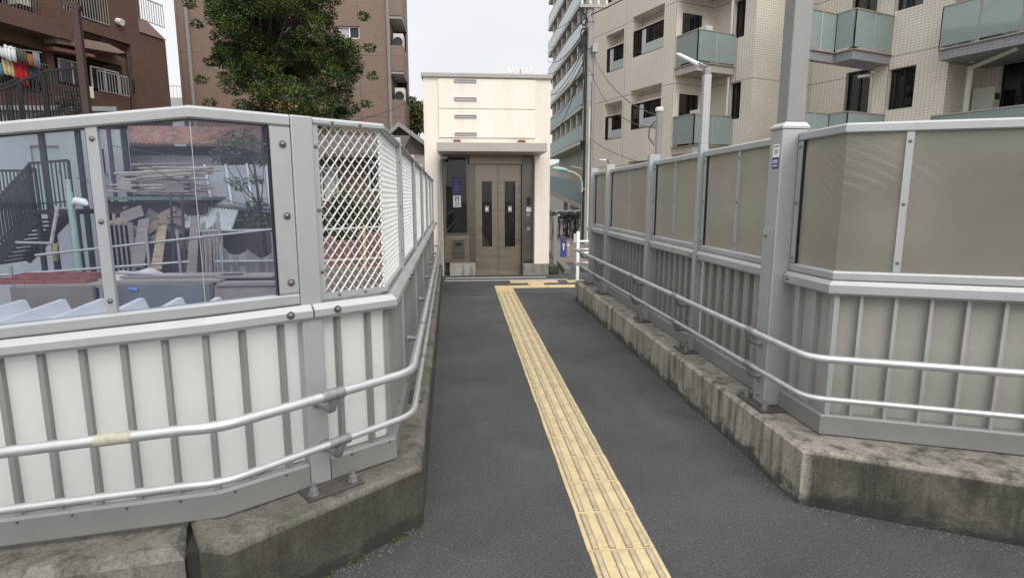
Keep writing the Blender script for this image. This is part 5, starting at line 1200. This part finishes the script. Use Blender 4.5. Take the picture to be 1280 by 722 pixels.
# recess right of E
T5=T3+1.8
s_r1=px_s(T5,1330); R1=winrect(T5,1248,1330,70,150); 
hR=[(R1[0],R1[1],R1[3]-2.1+dz,R1[3]+dz) for dz in (-FH,0,FH)]
sw(walls,sE1+.002,s_r1+3,T5,-.1,ZT,hR,.3); gbox(walls,sE1+.003,s_r1+3,T5+.301,12,-.1,ZT)
for h in hR: wins.append((h,T5,-.2,False))
walls.build('wall',BEIGET,bg)
for (h,t,d_,sill) in wins:
    f=streetface(t); k0,k1=-h[1],-h[0]; z0,z1=h[2],h[3]
    if sill: z1-=.55
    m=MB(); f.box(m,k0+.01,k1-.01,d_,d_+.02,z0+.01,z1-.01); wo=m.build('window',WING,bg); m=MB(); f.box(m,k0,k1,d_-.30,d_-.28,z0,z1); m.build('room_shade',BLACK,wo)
    m=MB(); wv=k1-k0
    for a in (k0+.005,(k0+k1)/2,k1-.005): f.box(m,a-.03,a+.03,d_+.0205,d_+.06,z0,z1)
    f.box(m,k0,k1,d_+.0205,d_+.058,z1-.05,z1); f.box(m,k0,k1,d_+.0205,d_+.058,z0,z0+.05); m.build('frame',BLACK,wo)
    m=MB(); qv=(k0*7.3+z0*3.1)%1; ca,cb=((.05,.42+.1*qv) if qv<.5 else (.55-.1*qv,.96)); f.box(m,k0+wv*ca,k0+wv*cb,d_-.10,d_-.06,z0+.05,z1-.05); m.build('curtain',CURT,wo)
    if sill:
        m=MB(); f.box(m,k0,k1,-.545,d_+.07,z1+.0,z1+.04); m.build('lintel',BEIGET,wo)
        m=MB(); f.box(m,k0+.02,k0+wv*.55,d_+.1,d_+.13,z0+.02,z0+.38); m.build('guard_glass',GLW,wo)
        m=MB(); f.box(m,(k0+k1)/2+.2,(k0+k1)/2+.45,d_+.021,d_+.03,z0+.06,z1-.06); m.build('blind',LIGHTP,wo)
# balconies: (pixel corners) built as angled glass boxes
def balcony(pts_st,zf,glass,slabmat,label=None,h=1.12,thick=.28,inner=None):
    m=MB(); poly=[tuple(G.w(s,t,0).to_2d()) for (s,t) in pts_st]
    m.prism(poly,zf-thick,zf-.02); bo=m.build('balcony',slabmat,bg)
    m=MB(); pin=[Vector((*p,0)) for p in poly]
    for i in range(inner[0],inner[1]):
        a,b_=pin[i],pin[i+1]; L_=(b_-a).length; n_=max(1,round(L_/.85)); d=(b_-a)/L_
        for q in range(n_):
            p0=a+d*(L_*q/n_+.012); p1=a+d*(L_*(q+1)/n_-.012); m.bar((p0.x,p0.y,zf+.08+(h-.1)/2),(p1.x,p1.y,zf+.08+(h-.1)/2),.012,h-.1)
    m.build('glass_panels',glass,bo)
    m=MB()
    for i in range(inner[0],inner[1]):
        a,b_=pin[i],pin[i+1]; m.bar((a.x,a.y,zf+h),(b_.x,b_.y,zf+h),.05,.035); m.bar((a.x,a.y,zf-.005),(b_.x,b_.y,zf-.005),.10,.03)
        L_=(b_-a).length; n_=max(1,round(L_/.85))
        for q in range(n_+1): p=a.lerp(b_,q/n_); m.box((p.x-.018,p.y-.018,zf+.0),(p.x+.018,p.y+.018,zf+h-.015))
    m.build('rail_frame',GREYM,bo); return bo
f0=streetface(0); 
def st_of(x,Y): 
    p=at(x,100,Y); v=Vector((p.x,p.y,0))-O; return v.dot(du),v.dot(dw)
zfl=lambda x,y,Y: at(x,y,Y).z
# centre stack: front spans 864..913 px
zc0_=zfl(888,76,20.6)
for dz in (-2*FH,-FH,0,FH):
    balcony([(.02,.05),(1.15,.05),(1.15,T1-.06),(.02,T1-.06)],zc0_+dz,GLB,SLABC,inner=(0,2))
    m=MB(); gbox(m,.01,.05,.3,1.2,zc0_+dz+.0,zc0_+dz+2.0); m.build('balcony_door',DARKG,bg)
    m=MB(); gbox(m,.35,1.0,.55,.85,zc0_+dz,zc0_+dz+1.35); ac_=m.build('outdoor_unit',AC,bg,bevel=.01)
    m=MB(); m.tube([G.w(1.0,1.75,zc0_+dz-.3),G.w(1.0,1.75,zc0_+dz+2.55)],.05,7); m.build('rain_pipe',OFFW,bg,smooth=True)
# left-of-E stack (1010..1110 px): angled
zE=zfl(1060,55,16.3)
sa=px_s(T3-.0,1010)
def t_at(x,s_):                                                             # inward depth where a sight line meets the plane s = s_
    d=ray(x,100); p0=O+du*s_; tt=du.dot(p0-CAM)/du.dot(d); v=CAM+d*tt-O; return v.dot(dw)
sF=px_s(T3,1110); tF=t_at(1063,sF); f_=streetface(tF); sG=-f_.px(1040,100)[0]; tG=t_at(1003,sG)
for dz in (-FH,0,FH):
    balcony([(sF,T3-.01),(sF,tF),(sG,tF),(sG,tG),(sG-.2,tG),(sG-.2,T4-.012),(sE0-.01,T4-.012),(sE0-.01,T3-.01)],zE+dz,GLB,SLABT,inner=(0,4))
    m=MB(); m.tube([G.w(sE0-.12,T3+.25,zE+dz-.3),G.w(sE0-.12,T3+.25,zE+dz+2.5)],.07,8); m.build('rain_pipe',OFFW,bg,smooth=True)
    m=MB(); m.tube([G.w(sE0-.12,T3+.25,zE+dz+2.45),G.w(sE0-.75,T3+.35,zE+dz+2.5)],.05,8); m.build('pipe_elbow',OFFW,bg,smooth=True)
# right stack (1190.. px)
zR=zfl(1200,24,13.0)
for dz in (-FH,0,FH):
    p1=st_of(1187,13.2); p2=st_of(1262,12.2); p3=st_of(1390,12.2)
    balcony([(sE1+.03,T5-.01),(sE1+.03,T3-.55),(p2[0],T3-.62),(p2[0]+1.0,T3-1.2),(p2[0]+4,T3-1.2),(p2[0]+4,T5-.01)],zR+dz,GLB,SLABT,inner=(0,4))
    k=st_of(1204,13.4); m=MB(); m.tube([G.w(sE1+.35,T3+.45,zR+dz-.3),G.w(sE1+.35,T3+.45,zR+dz+2.5)],.075,8); m.build('rain_pipe',OFFW,bg,smooth=True)
    m=MB(); m.tube([G.w(sE1+.35,T3+.45,zR+dz+2.45),G.w(sE1+1.7,T3-.3,zR+dz+2.58)],.06,8); m.build('pipe_elbow',OFFW,bg,smooth=True)
    m=MB(); a=px_s(T4-.1,1226); gbox(m,a-.0,a+.55,T4-.45,T4-.1,zR+dz+.5,zR+dz+2.0); ac_=m.build('outdoor_unit',AC,bg,bevel=.012)
    m=MB(); c=G.w(a+.552,T4-.28,zR+dz+1.72); m.box((-.004,-.12,-.09),(.008,.12,.09),Matrix.Translation(c)@Matrix.Rotation(math.atan2(du.y,du.x),4,'Z')); m.build('exhaust',BLACK,ac_)
# ------------------------------------------------------------------ far apartment block
FX=9.6
fa=thing('far_apartments','far grey apartment block with rows of glazed balconies beyond the pole','apartment block',(FX+2,50,-.03))
zf=lambda x,y,Y: at(x,y,Y).z
m=MB(); m.box((FX+1.4,39,-.03),(FX+9,66,26)); m.box((FX+1.41,66.01,-.03),(FX+9,100,5.5)); m.build('wall',pm('far_wall',(.34,.325,.30),.08,.4,.8),fa)
fz=[zf(688,184,58),zf(688,150,58)]; base_=fz[0]; FHf=2.75
for i in range(7):
    z_=base_+FHf*i-.35
    m=MB(); m.box((FX,39,z_-.3),(FX+1.395,66,z_)); so=m.build('balcony_slab',SLABC,fa)
    m=MB()
    for q in range(27): m.box((FX+.02,39+q+.01,z_+.05),(FX+.05,39+q+.985,z_+1.15))
    m.build('balcony_glass',GLB2 if i < 2 else GLW,so)
    m=MB(); m.box((FX,39,z_+1.155),(FX+.06,66,z_+1.2)); m.build('top_rail',GREYM,so)
    for q in range(10):
        m=MB(); m.box((FX+.15,39+q*2.7,z_+.001),(FX+1.398,39.2+q*2.7,z_+FHf-.302)); m.build('partition',OFFW,so)
    m=MB()
    for q in range(9):
        m=MB(); m.box((FX+1.36,39.6+q*2.7,z_+.05),(FX+1.397,41.2+q*2.7,z_+2.0)); m.build('window',DARKG,so)
# sloping green balcony and covered entry below it
ra=thing('covered_ramp','sloping green glazed gallery over a beige passage beside the lift','gallery',(5.5,31,-.03))
gA=lambda x,y,Y: at(x,y,Y)
a0,a1=gA(684,219,38),gA(752,231,28); b0,b1=gA(684,236,38),gA(752,266,28)
m=MB(); n_=Vector((-.05,-.012,0)); m.add([a0,a1,b1,b0,a0-n_,a1-n_,b1-n_,b0-n_],[(0,1,2,3),(7,6,5,4),(0,4,5,1),(1,5,6,2),(2,6,7,3),(3,7,4,0)]); m.build('green_panels',GLB2,ra)
m=MB(); u_=Vector((0,0,-.3)); n2=Vector((1.6,.4,0)); c0,c1=b0+Vector((0,0,-.005)),b1+Vector((0,0,-.005)); m.add([c0,c1,c1+n2,c0+n2,c0+u_,c1+u_,c1+n2+u_,c0+n2+u_],[(0,1,2,3),(7,6,5,4),(0,4,5,1),(1,5,6,2),(2,6,7,3),(3,7,4,0)]); m.build('slab',SLABC,ra)
m=MB(); c0=b0+n2; c1=b1+n2; m.add([(c0.x,c0.y,-.03),(c1.x,c1.y,-.03),(c1.x,c1.y,c1.z+1.5),(c0.x,c0.y,c0.z+1.5),(c0.x+.3,c0.y+.1,-.03),(c1.x+.3,c1.y+.1,-.03),(c1.x+.3,c1.y+.1,c1.z+1.5),(c0.x+.3,c0.y+.1,c0.z+1.5)],[(0,1,2,3),(7,6,5,4),(0,4,5,1),(1,5,6,2),(2,6,7,3),(3,7,4,0)]); m.build('rear_wall',pm('warm_wall',(.33,.27,.21),.1,.8,.8),ra)
for f_ in (.18,.5,.75):
    p=c0.lerp(c1,f_)-n2*.55; m=MB(); m.box((p.x-.12,p.y-.12,-.03),(p.x+.12,p.y+.12,b0.lerp(b1,f_).z-.31)); m.build('column',OFFW,ra)

# ------------------------------------------------------------------ utility pole, cables, other poles
uy=19.0; ux=at(732.5,247,uy).x
ut=thing('utility_pole','thick grey concrete utility pole carrying black cables left of the beige block','utility pole',(ux,uy,-.03))
m=MB(); m.tube([(ux,uy,-.03),(ux,uy,5),(ux,uy,12)],0.14,14,True,[.16,.145,.12]); m.build('shaft',CONCP,ut,smooth=True)
for dx_,dy_,zz_,rr_,mt_ in ((.185,-.05,6.2,.035,GREYM),(.12,-.15,5.2,.028,GREYM),(-.10,-.15,6.8,.02,WIRE),(-.14,-.12,7.4,.016,WIRE),(.02,-.175,4.4,.03,OFFW)):
    m=MB(); m.tube([(ux+dx_,uy+dy_,-.03),(ux+dx_,uy+dy_,zz_)],rr_,8); m.build('conduit',mt_,ut,smooth=True)
for yy_,hh_ in ((44,.5),(60,.35),(26,.4)):
    m=MB(); zz_=at(730,yy_,uy).z; m.tube([(ux-.24+.09*math.cos(a_*.5),uy-.25,zz_+.16*math.sin(a_*.5)-.002*a_) for a_ in range(40)],.014,5); m.bar((ux-.24,uy-.25,zz_),(ux,uy-.05,zz_),.03); m.build('cable_coil',WIRE,ut,smooth=True)
for z_ in (2.2,3.0,3.8,4.6,5.4,6.2,7.0):
    m=MB(); m.tube([(ux,uy,z_),(ux,uy,z_+.05)],.158,14); m.build('strap',GREYM,ut,smooth=True)
za=at(732,10,uy).z; m=MB(); m.box((ux-.35,uy-.2,za-.04),(ux+.55,uy-.12,za+.04)); m.build('crossarm',GREYM,ut)
for q in range(4):
    m=MB(); xx=ux-.28+.26*q; m.tube([(xx,uy-.16,za+.04),(xx,uy-.16,za+.1),(xx,uy-.16,za+.18)],.04,8,True,[.03,.045,.03]); m.build('insulator',FROSTLAMP,ut,smooth=True)
m=MB(); m.box((ux+.05,uy-.3,at(735,68,uy).z),(ux+.24,uy-.17,at(735,57,uy).z)); m.build('junction_box',GREYM,ut,bevel=.01)
m=MB(); z_=at(725,188,uy).z; m.tube([(ux-.2,uy-.3,z_),(ux-.2,uy-.3,z_+.28)],.1,8,True,[.06,.1]); m.bar((ux-.2,uy-.3,z_+.15),(ux,uy,z_+.15),.03); m.build('cable_box',BLACK,ut,smooth=True)
sl=thing('street_lamp','pale curved arm street lamp fixed to the utility pole','street lamp',(at(727,238,uy-.3).x,uy-.3,at(727,238,uy).z))
Ls=lambda x,y,dy=0: at(x,y,uy-.3+dy)
m=MB(); m.smooth=True; m.tube([Ls(727.5,240),Ls(727.5,228),Ls(725,221),Ls(718,216),Ls(706,212.5)],.03,8); m.build('arm',GRNP,sl,smooth=True)
m=MB(); m.tube([Ls(710,213.5),Ls(706,212),Ls(698,211),Ls(692,210.5),Ls(690.5,211)],.07,12,True,[.03,.055,.07,.055,.02]); m.build('lamp_head',GRNP,sl,smooth=True)
m=MB(); p=Ls(726.5,236); m.bar(p,(ux,uy,p.z),.06); m.build('clamp',GREYM,sl)
# thin pole with cap behind fence
ky=8.6; kx=at(820,247,ky).x; cpz=at(820,134,ky).z
cpole=thing('capped_pole','slim grey pole with white cap and wires behind the fence panels','pole',(kx,ky,-.03))
m=MB(); m.tube([(kx,ky,-.03),(kx,ky,cpz-.06)],.048,12); m.build('shaft',ALU2,cpole,smooth=True)
m=MB(); m.tube([(kx,ky,cpz-.06),(kx,ky,cpz-.02),(kx,ky,cpz)],.06,12,True,[.06,.06,.052]); m.build('cap',OFFW,cpole,smooth=True)
m=MB(); p=Vector((kx-.06,ky,cpz-.3)); m.tube([p+Vector((0,0,.1)),p+Vector((-.08,0,.0)),p+Vector((-.09,0,-.14)),p+Vector((0,0,-.25))],.008,6); m.build('cable_loop',WIRE,cpole,smooth=True)
# cables
def cable(p,q_,sag,r_,lab):
    lab=lab
    p=Vector(p); q_=Vector(q_); mb=MB(); pts=[]
    for i in range(17):
        f_=i/16; v=p.lerp(q_,f_); v.z-=sag*4*f_*(1-f_); pts.append(v)
    mb.tube(pts,r_,6); o=mb.build('cable',WIRE,smooth=True); return tag(o,lab,'cable','overhead cables')
U=lambda y: Vector((ux,uy-.1,at(732,y,uy).z))
cable(U(12),at(684,66,40),.3,.016,'highest cable sweeping left from the pole crossarm')
cable(U(30),at(684,92,40),.5,.02,'cable sweeping left below the crossarm, second from top')
cable(U(48),at(684,120,40),.5,.018,'cable sweeping left from the pole, third from top')
cable(U(62),at(684,134,40),.6,.024,'thick cable sweeping left from the junction box height')
cable(U(80),at(684,150,40),.5,.016,'lowest cable sweeping left from the pole')
cable(U(60),(kx-.03,ky,cpz-.12),.35,.008,'thin cable drooping from the pole to the capped pole, upper')
cable(U(85),(kx-.03,ky,cpz-.3),.45,.008,'thin cable drooping from the pole to the capped pole, lower')
cable(U(172),(kx+2.5,ky+5,2.2),.25,.008,'thin low cable passing behind the fence top')
cable(U(20),at(1000,-160,14),.3,.018,'cable leaving the pole upwards to the right')
cable(at(395,158,13),at(520,120,33),.25,.012,'dark cable crossing before the brown tiled block')
for i,(ya,yb) in enumerate(((40,95),(96,60),(100,120))):
    p=U(ya)+Vector((-.18,-.1,0)); q_=U(yb)+Vector((-.25,-.15,-.3)); 
    cable(p,q_,.35,.016,['loop of black cable bunched on the pole, upper','loop of black cable bunched on the pole, middle','loop of black cable bunched on the pole, lower'][i])

for i,(ya,yb,rr_) in enumerate(((6,38,.014),(18,58,.013),(36,76,.02),(52,104,.014),(70,112,.013),(92,165,.014))):
    cable(U(ya)+Vector((-.05*i,0,0)),at(684,yb,41+i),.25+.12*i,rr_,['thin cable first under the crossarm, running left','thin cable second under the crossarm, running left','thicker cable mid pole, running left past the glazed balconies','thin cable mid pole, running left under the thicker one','thin cable above the lamp, running left, upper','thin cable above the lamp, running left, lower'][i])
for i,(xa,ya,xb,yb,Y_) in enumerate(((140,182,345,192,13),(95,222,345,262,11.5),(180,205,340,262,12))):
    cable(at(xa,ya,Y_),at(xb,yb,Y_+1),.15,.008,['pale line of wire across the yard, highest','wire across the yard sagging from the lamp post','wire across the yard dropping to the right'][i])
# ------------------------------------------------------------------ grit and moss gathered along the kerbs
gr_=random.Random(21); mb=MB()
def pebble(x,y,r_):
    mb.tube([(x,y,.0),(x+gr_.uniform(-r_,r_)*.3,y,r_*.7),(x,y,r_*1.1)],r_,5,True,[r_,r_*.9,r_*.3])
for _ in range(900):
    k=gr_.random(); d_=abs(gr_.gauss(0,.05))
    if k<.45: y_=gr_.uniform(2.45,8.2); pebble(1.632-d_,y_,gr_.uniform(.0015,.005))
    elif k<.7: u_=gr_.random(); pebble(1.636+2.2*u_-.47*d_,2.488-1.175*u_-.88*d_,gr_.uniform(.0015,.005))
    elif k<.85: y_=gr_.uniform(2.5,9); pebble(-.204+Lk*(y_-2.471)+d_,y_,gr_.uniform(.0015,.005))
    else: u_=gr_.random(); pebble(-.206-.629*u_+.68*d_,2.468-.576*u_-.73*d_,gr_.uniform(.0015,.005))
tag(mb.build('grit',pm('kerb_grit',(.16,.145,.12),.4,40,.9)),'fine grit gathered along the foot of the kerbs','grit',kind='stuff')
mb=MB()
for _ in range(1500):
    k=gr_.random(); c_=math.sin(gr_.uniform(0,40)*1.7)*.5+.5
    y_=2.45+5.7*gr_.random()
    if math.sin(y_*5.1)+math.sin(y_*11.7+1)<.3 and k<.5: continue
    if k<.5: p=Vector((1.634-abs(gr_.gauss(0,.008)),y_,gr_.uniform(0,.008)))
    else:
        u_=gr_.random()
        if math.sin(u_*17)+math.sin(u_*31+2)<.1: continue
        p=Vector((-.206-.629*u_,2.468-.576*u_,0))+Vector((.68,-.73,0))*abs(gr_.gauss(0,.009))+Vector((0,0,gr_.uniform(0,.008)))
    leaves(mb,p,(.004,.004,.004),1,.012,gr_,0)
tag(mb.build('moss',pm('kerb_moss',(.055,.065,.025),.4,30,.95)),'dark moss in the joint between kerb and asphalt','moss',kind='stuff')
# ------------------------------------------------------------------ bicycles and sign by the street
BK=pm('bike_black',(.016,.016,.018),.2,6,.4,.2); TY_=pm('tyre',(.012,.012,.012),.1,6,.8); CHR=pm('chrome_bits',(.4,.4,.41),.1,8,.3,.9)
def make_bike():
    t=thing('bicycle','black city bicycle with front basket parked under the green gallery','bicycle',(0,0,0),0,'bicycles parked under the gallery')
    def wheel(x):
        m=MB(); n_=24; m.tube([(x+.31*math.cos(2*math.pi*i/n_),0,.33+.31*math.sin(2*math.pi*i/n_)) for i in range(n_+1)],.02,7,False); w=m.build('wheel',TY_,t,smooth=True)
        m=MB()
        for i in range(10): m.bar((x,0,.33),(x+.3*math.cos(.63*i),0,.33+.3*math.sin(.63*i)),.006)
        m.build('spokes',CHR,w); m=MB(); m.tube([(x+.35*math.cos(R(a)),0,.33+.35*math.sin(R(a))) for a in range(20,171,15)],.03,5,True); m.build('mudguard',BK,w,smooth=True)
    wheel(-.53); wheel(.53)
    m=MB(); 
    for a,b_ in (((-.53,0,.33),(-.08,0,.30)),((-.08,0,.30),(-.2,0,.80)),((-.53,0,.33),(-.18,0,.68)),((-.08,0,.30),(.36,0,.66)),((-.18,0,.55),(.35,0,.76)),((.34,0,.86),(.40,0,.58)),((.40,0,.58),(.53,0,.33))): m.tube([a,b_],.02,7)
    m.build('frame',BK,t,smooth=True)
    m=MB(); m.tube([(-.34,0,.82),(-.25,0,.85),(-.08,0,.84)],.06,8,True,[.09,.08,.03]); m.build('saddle',TY_,t,smooth=True)
    m=MB(); m.tube([(.16,-.28,1.0),(.30,-.2,1.03),(.34,0,.98),(.30,.2,1.03),(.16,.28,1.0)],.014,7); m.tube([(.34,0,.98),(.34,0,.85)],.016,7); m.build('handlebar',CHR,t,smooth=True)
    m=MB()
    for z_ in (.72,.82,.92): 
        for a,b_ in (((.42,-.17),(.74,-.17)),((.74,-.17),(.74,.17)),((.74,.17),(.42,.17)),((.42,.17),(.42,-.17))): m.bar((*a,z_),(*b_,z_),.012)
    for x_ in (.42,.5,.58,.66,.74):
        for y_ in (-.17,.17): m.bar((x_,y_,.70),(x_,y_,.94),.008)
    m.build('basket',BK,t); return t
proto=make_bike(); bl=['nearest black bicycle, leftmost of the row under the gallery','second black bicycle from the left under the gallery','third black bicycle from the left under the gallery','black bicycle just left of the middle in the gallery row','black bicycle just right of the middle in the gallery row','fourth black bicycle from the right end under the gallery','third black bicycle from the right end of the gallery row','black bicycle last but one at the right end of the gallery row','black bicycle at the far right end, behind the white guard post']
for i in range(9):
    o=proto if i==0 else copy_tree(proto)
    p=at(694+3.9*i,297,21.5+.25*(i%2)); o.location=(p.x,21.5+.6*(i%3),-.022); o.rotation_euler=(0,0,R(75+7*(i%3))); o['label']=bl[i]
sg=thing('sign_bollard','short blue and purple sign bollard on the brown paving','sign',(at(704.5,318,14.6).x,14.6,-.022))
a,b_=at(701,318,14.6),at(708,296,14.6); m=MB(); m.box((a.x,14.6,-.022),(b_.x,14.68,b_.z)); m.build('board',BLUE,sg,bevel=.006)
m=MB(); c0=at(701.5,304,14.59); m.box((a.x+.01,14.594,c0.z),(b_.x-.01,14.5995,b_.z-.01)); m.build('header',PURP,sg)
m=MB(); cx=(a.x+b_.x)/2; m.box((cx-.015,14.594,.16),(cx+.015,14.5995,.30)); m.add([(cx-.04,14.594,.28),(cx+.04,14.594,.28),(cx,14.594,.35),(cx-.04,14.5993,.28),(cx+.04,14.5993,.28),(cx,14.5993,.35)],[(0,1,2),(5,4,3),(0,3,4,1),(1,4,5,2),(2,5,3,0)]); m.build('arrow',WHITE,sg)
bo_=thing('bollard','small grey steel bollard right of the blue sign','bollard',(at(709.5,318,14.8).x,14.8,-.022))
xx=at(709.5,318,14.8).x; m=MB(); m.tube([(xx,14.8,-.022),(xx,14.8,.33),(xx,14.8,.36)],.04,10,True,[.04,.04,.025]); m.build('shaft',GREYM,bo_,smooth=True); m=MB(); m.tube([(xx,14.8,.25),(xx,14.8,.29)],.0415,10); m.build('band',WHITE,bo_,smooth=True)

# ------------------------------------------------------------------ camera, sky, sun
cam=bpy.data.cameras.new('camera'); co=bpy.data.objects.new('camera',cam); COL.objects.link(co); scene.camera=co
co.location=CAM; co.rotation_euler=(math.pi/2-TH,0,-PS); cam.sensor_width=36; cam.lens=F/1280*36; cam.clip_end=2000; cam.clip_start=.05
w=bpy.data.worlds.new('World'); scene.world=w; w.use_nodes=True; t=w.node_tree; bgn=t.nodes['Background']
sky=N(t,'ShaderNodeTexSky'); sky.sky_type='NISHITA'; sky.sun_disc=False; sky.sun_elevation=R(42); sky.sun_rotation=R(200); sky.air_density=1.0; sky.dust_density=3.0
hs_=N(t,'ShaderNodeHueSaturation'); hs_.inputs['Saturation'].default_value=.25; t.links.new(sky.outputs[0],hs_.inputs['Color'])
tc=N(t,'ShaderNodeTexCoord'); nz=N(t,'ShaderNodeTexNoise'); nz.inputs['Scale'].default_value=2.2; nz.inputs['Detail'].default_value=6; t.links.new(tc.outputs['Generated'],nz.inputs['Vector'])
cl_=ramp(t,nz.outputs['Fac'],[(.3,(7.0,7.15,7.4)),(.7,(8.3,8.35,8.45))])
sx=N(t,'ShaderNodeSeparateXYZ'); t.links.new(tc.outputs['Generated'],sx.inputs[0]); zr_=N(t,'ShaderNodeMapRange'); t.links.new(sx.outputs[2],zr_.inputs['Value']); zr_.inputs['From Min'].default_value=.35; zr_.inputs['From Max'].default_value=1; zr_.inputs['To Min'].default_value=1; zr_.inputs['To Max'].default_value=2.3
vm=N(t,'ShaderNodeVectorMath'); vm.operation='SCALE'; t.links.new(cl_,vm.inputs[0]); t.links.new(zr_.outputs[0],vm.inputs['Scale'])
mx=mixc(t,.82,hs_.outputs['Color'],vm.outputs[0]); t.links.new(mx,bgn.inputs['Color']); bgn.inputs['Strength'].default_value=.1
sun=bpy.data.lights.new('sun','SUN'); sun.energy=1.5; sun.angle=R(40); sun.color=(1,.97,.92); so=bpy.data.objects.new('sun',sun); COL.objects.link(so)
so.rotation_euler=(R(90-42),0,R(20)); so.location=(0,-5,20)
vs_=scene.view_settings; vs_.view_transform='Standard'; vs_.look='None'; vs_.exposure=0.38; vs_.gamma=1; vs_.use_curve_mapping=False
scene.cycles.max_bounces=8; scene.cycles.transparent_max_bounces=16; scene.cycles.use_denoising=True
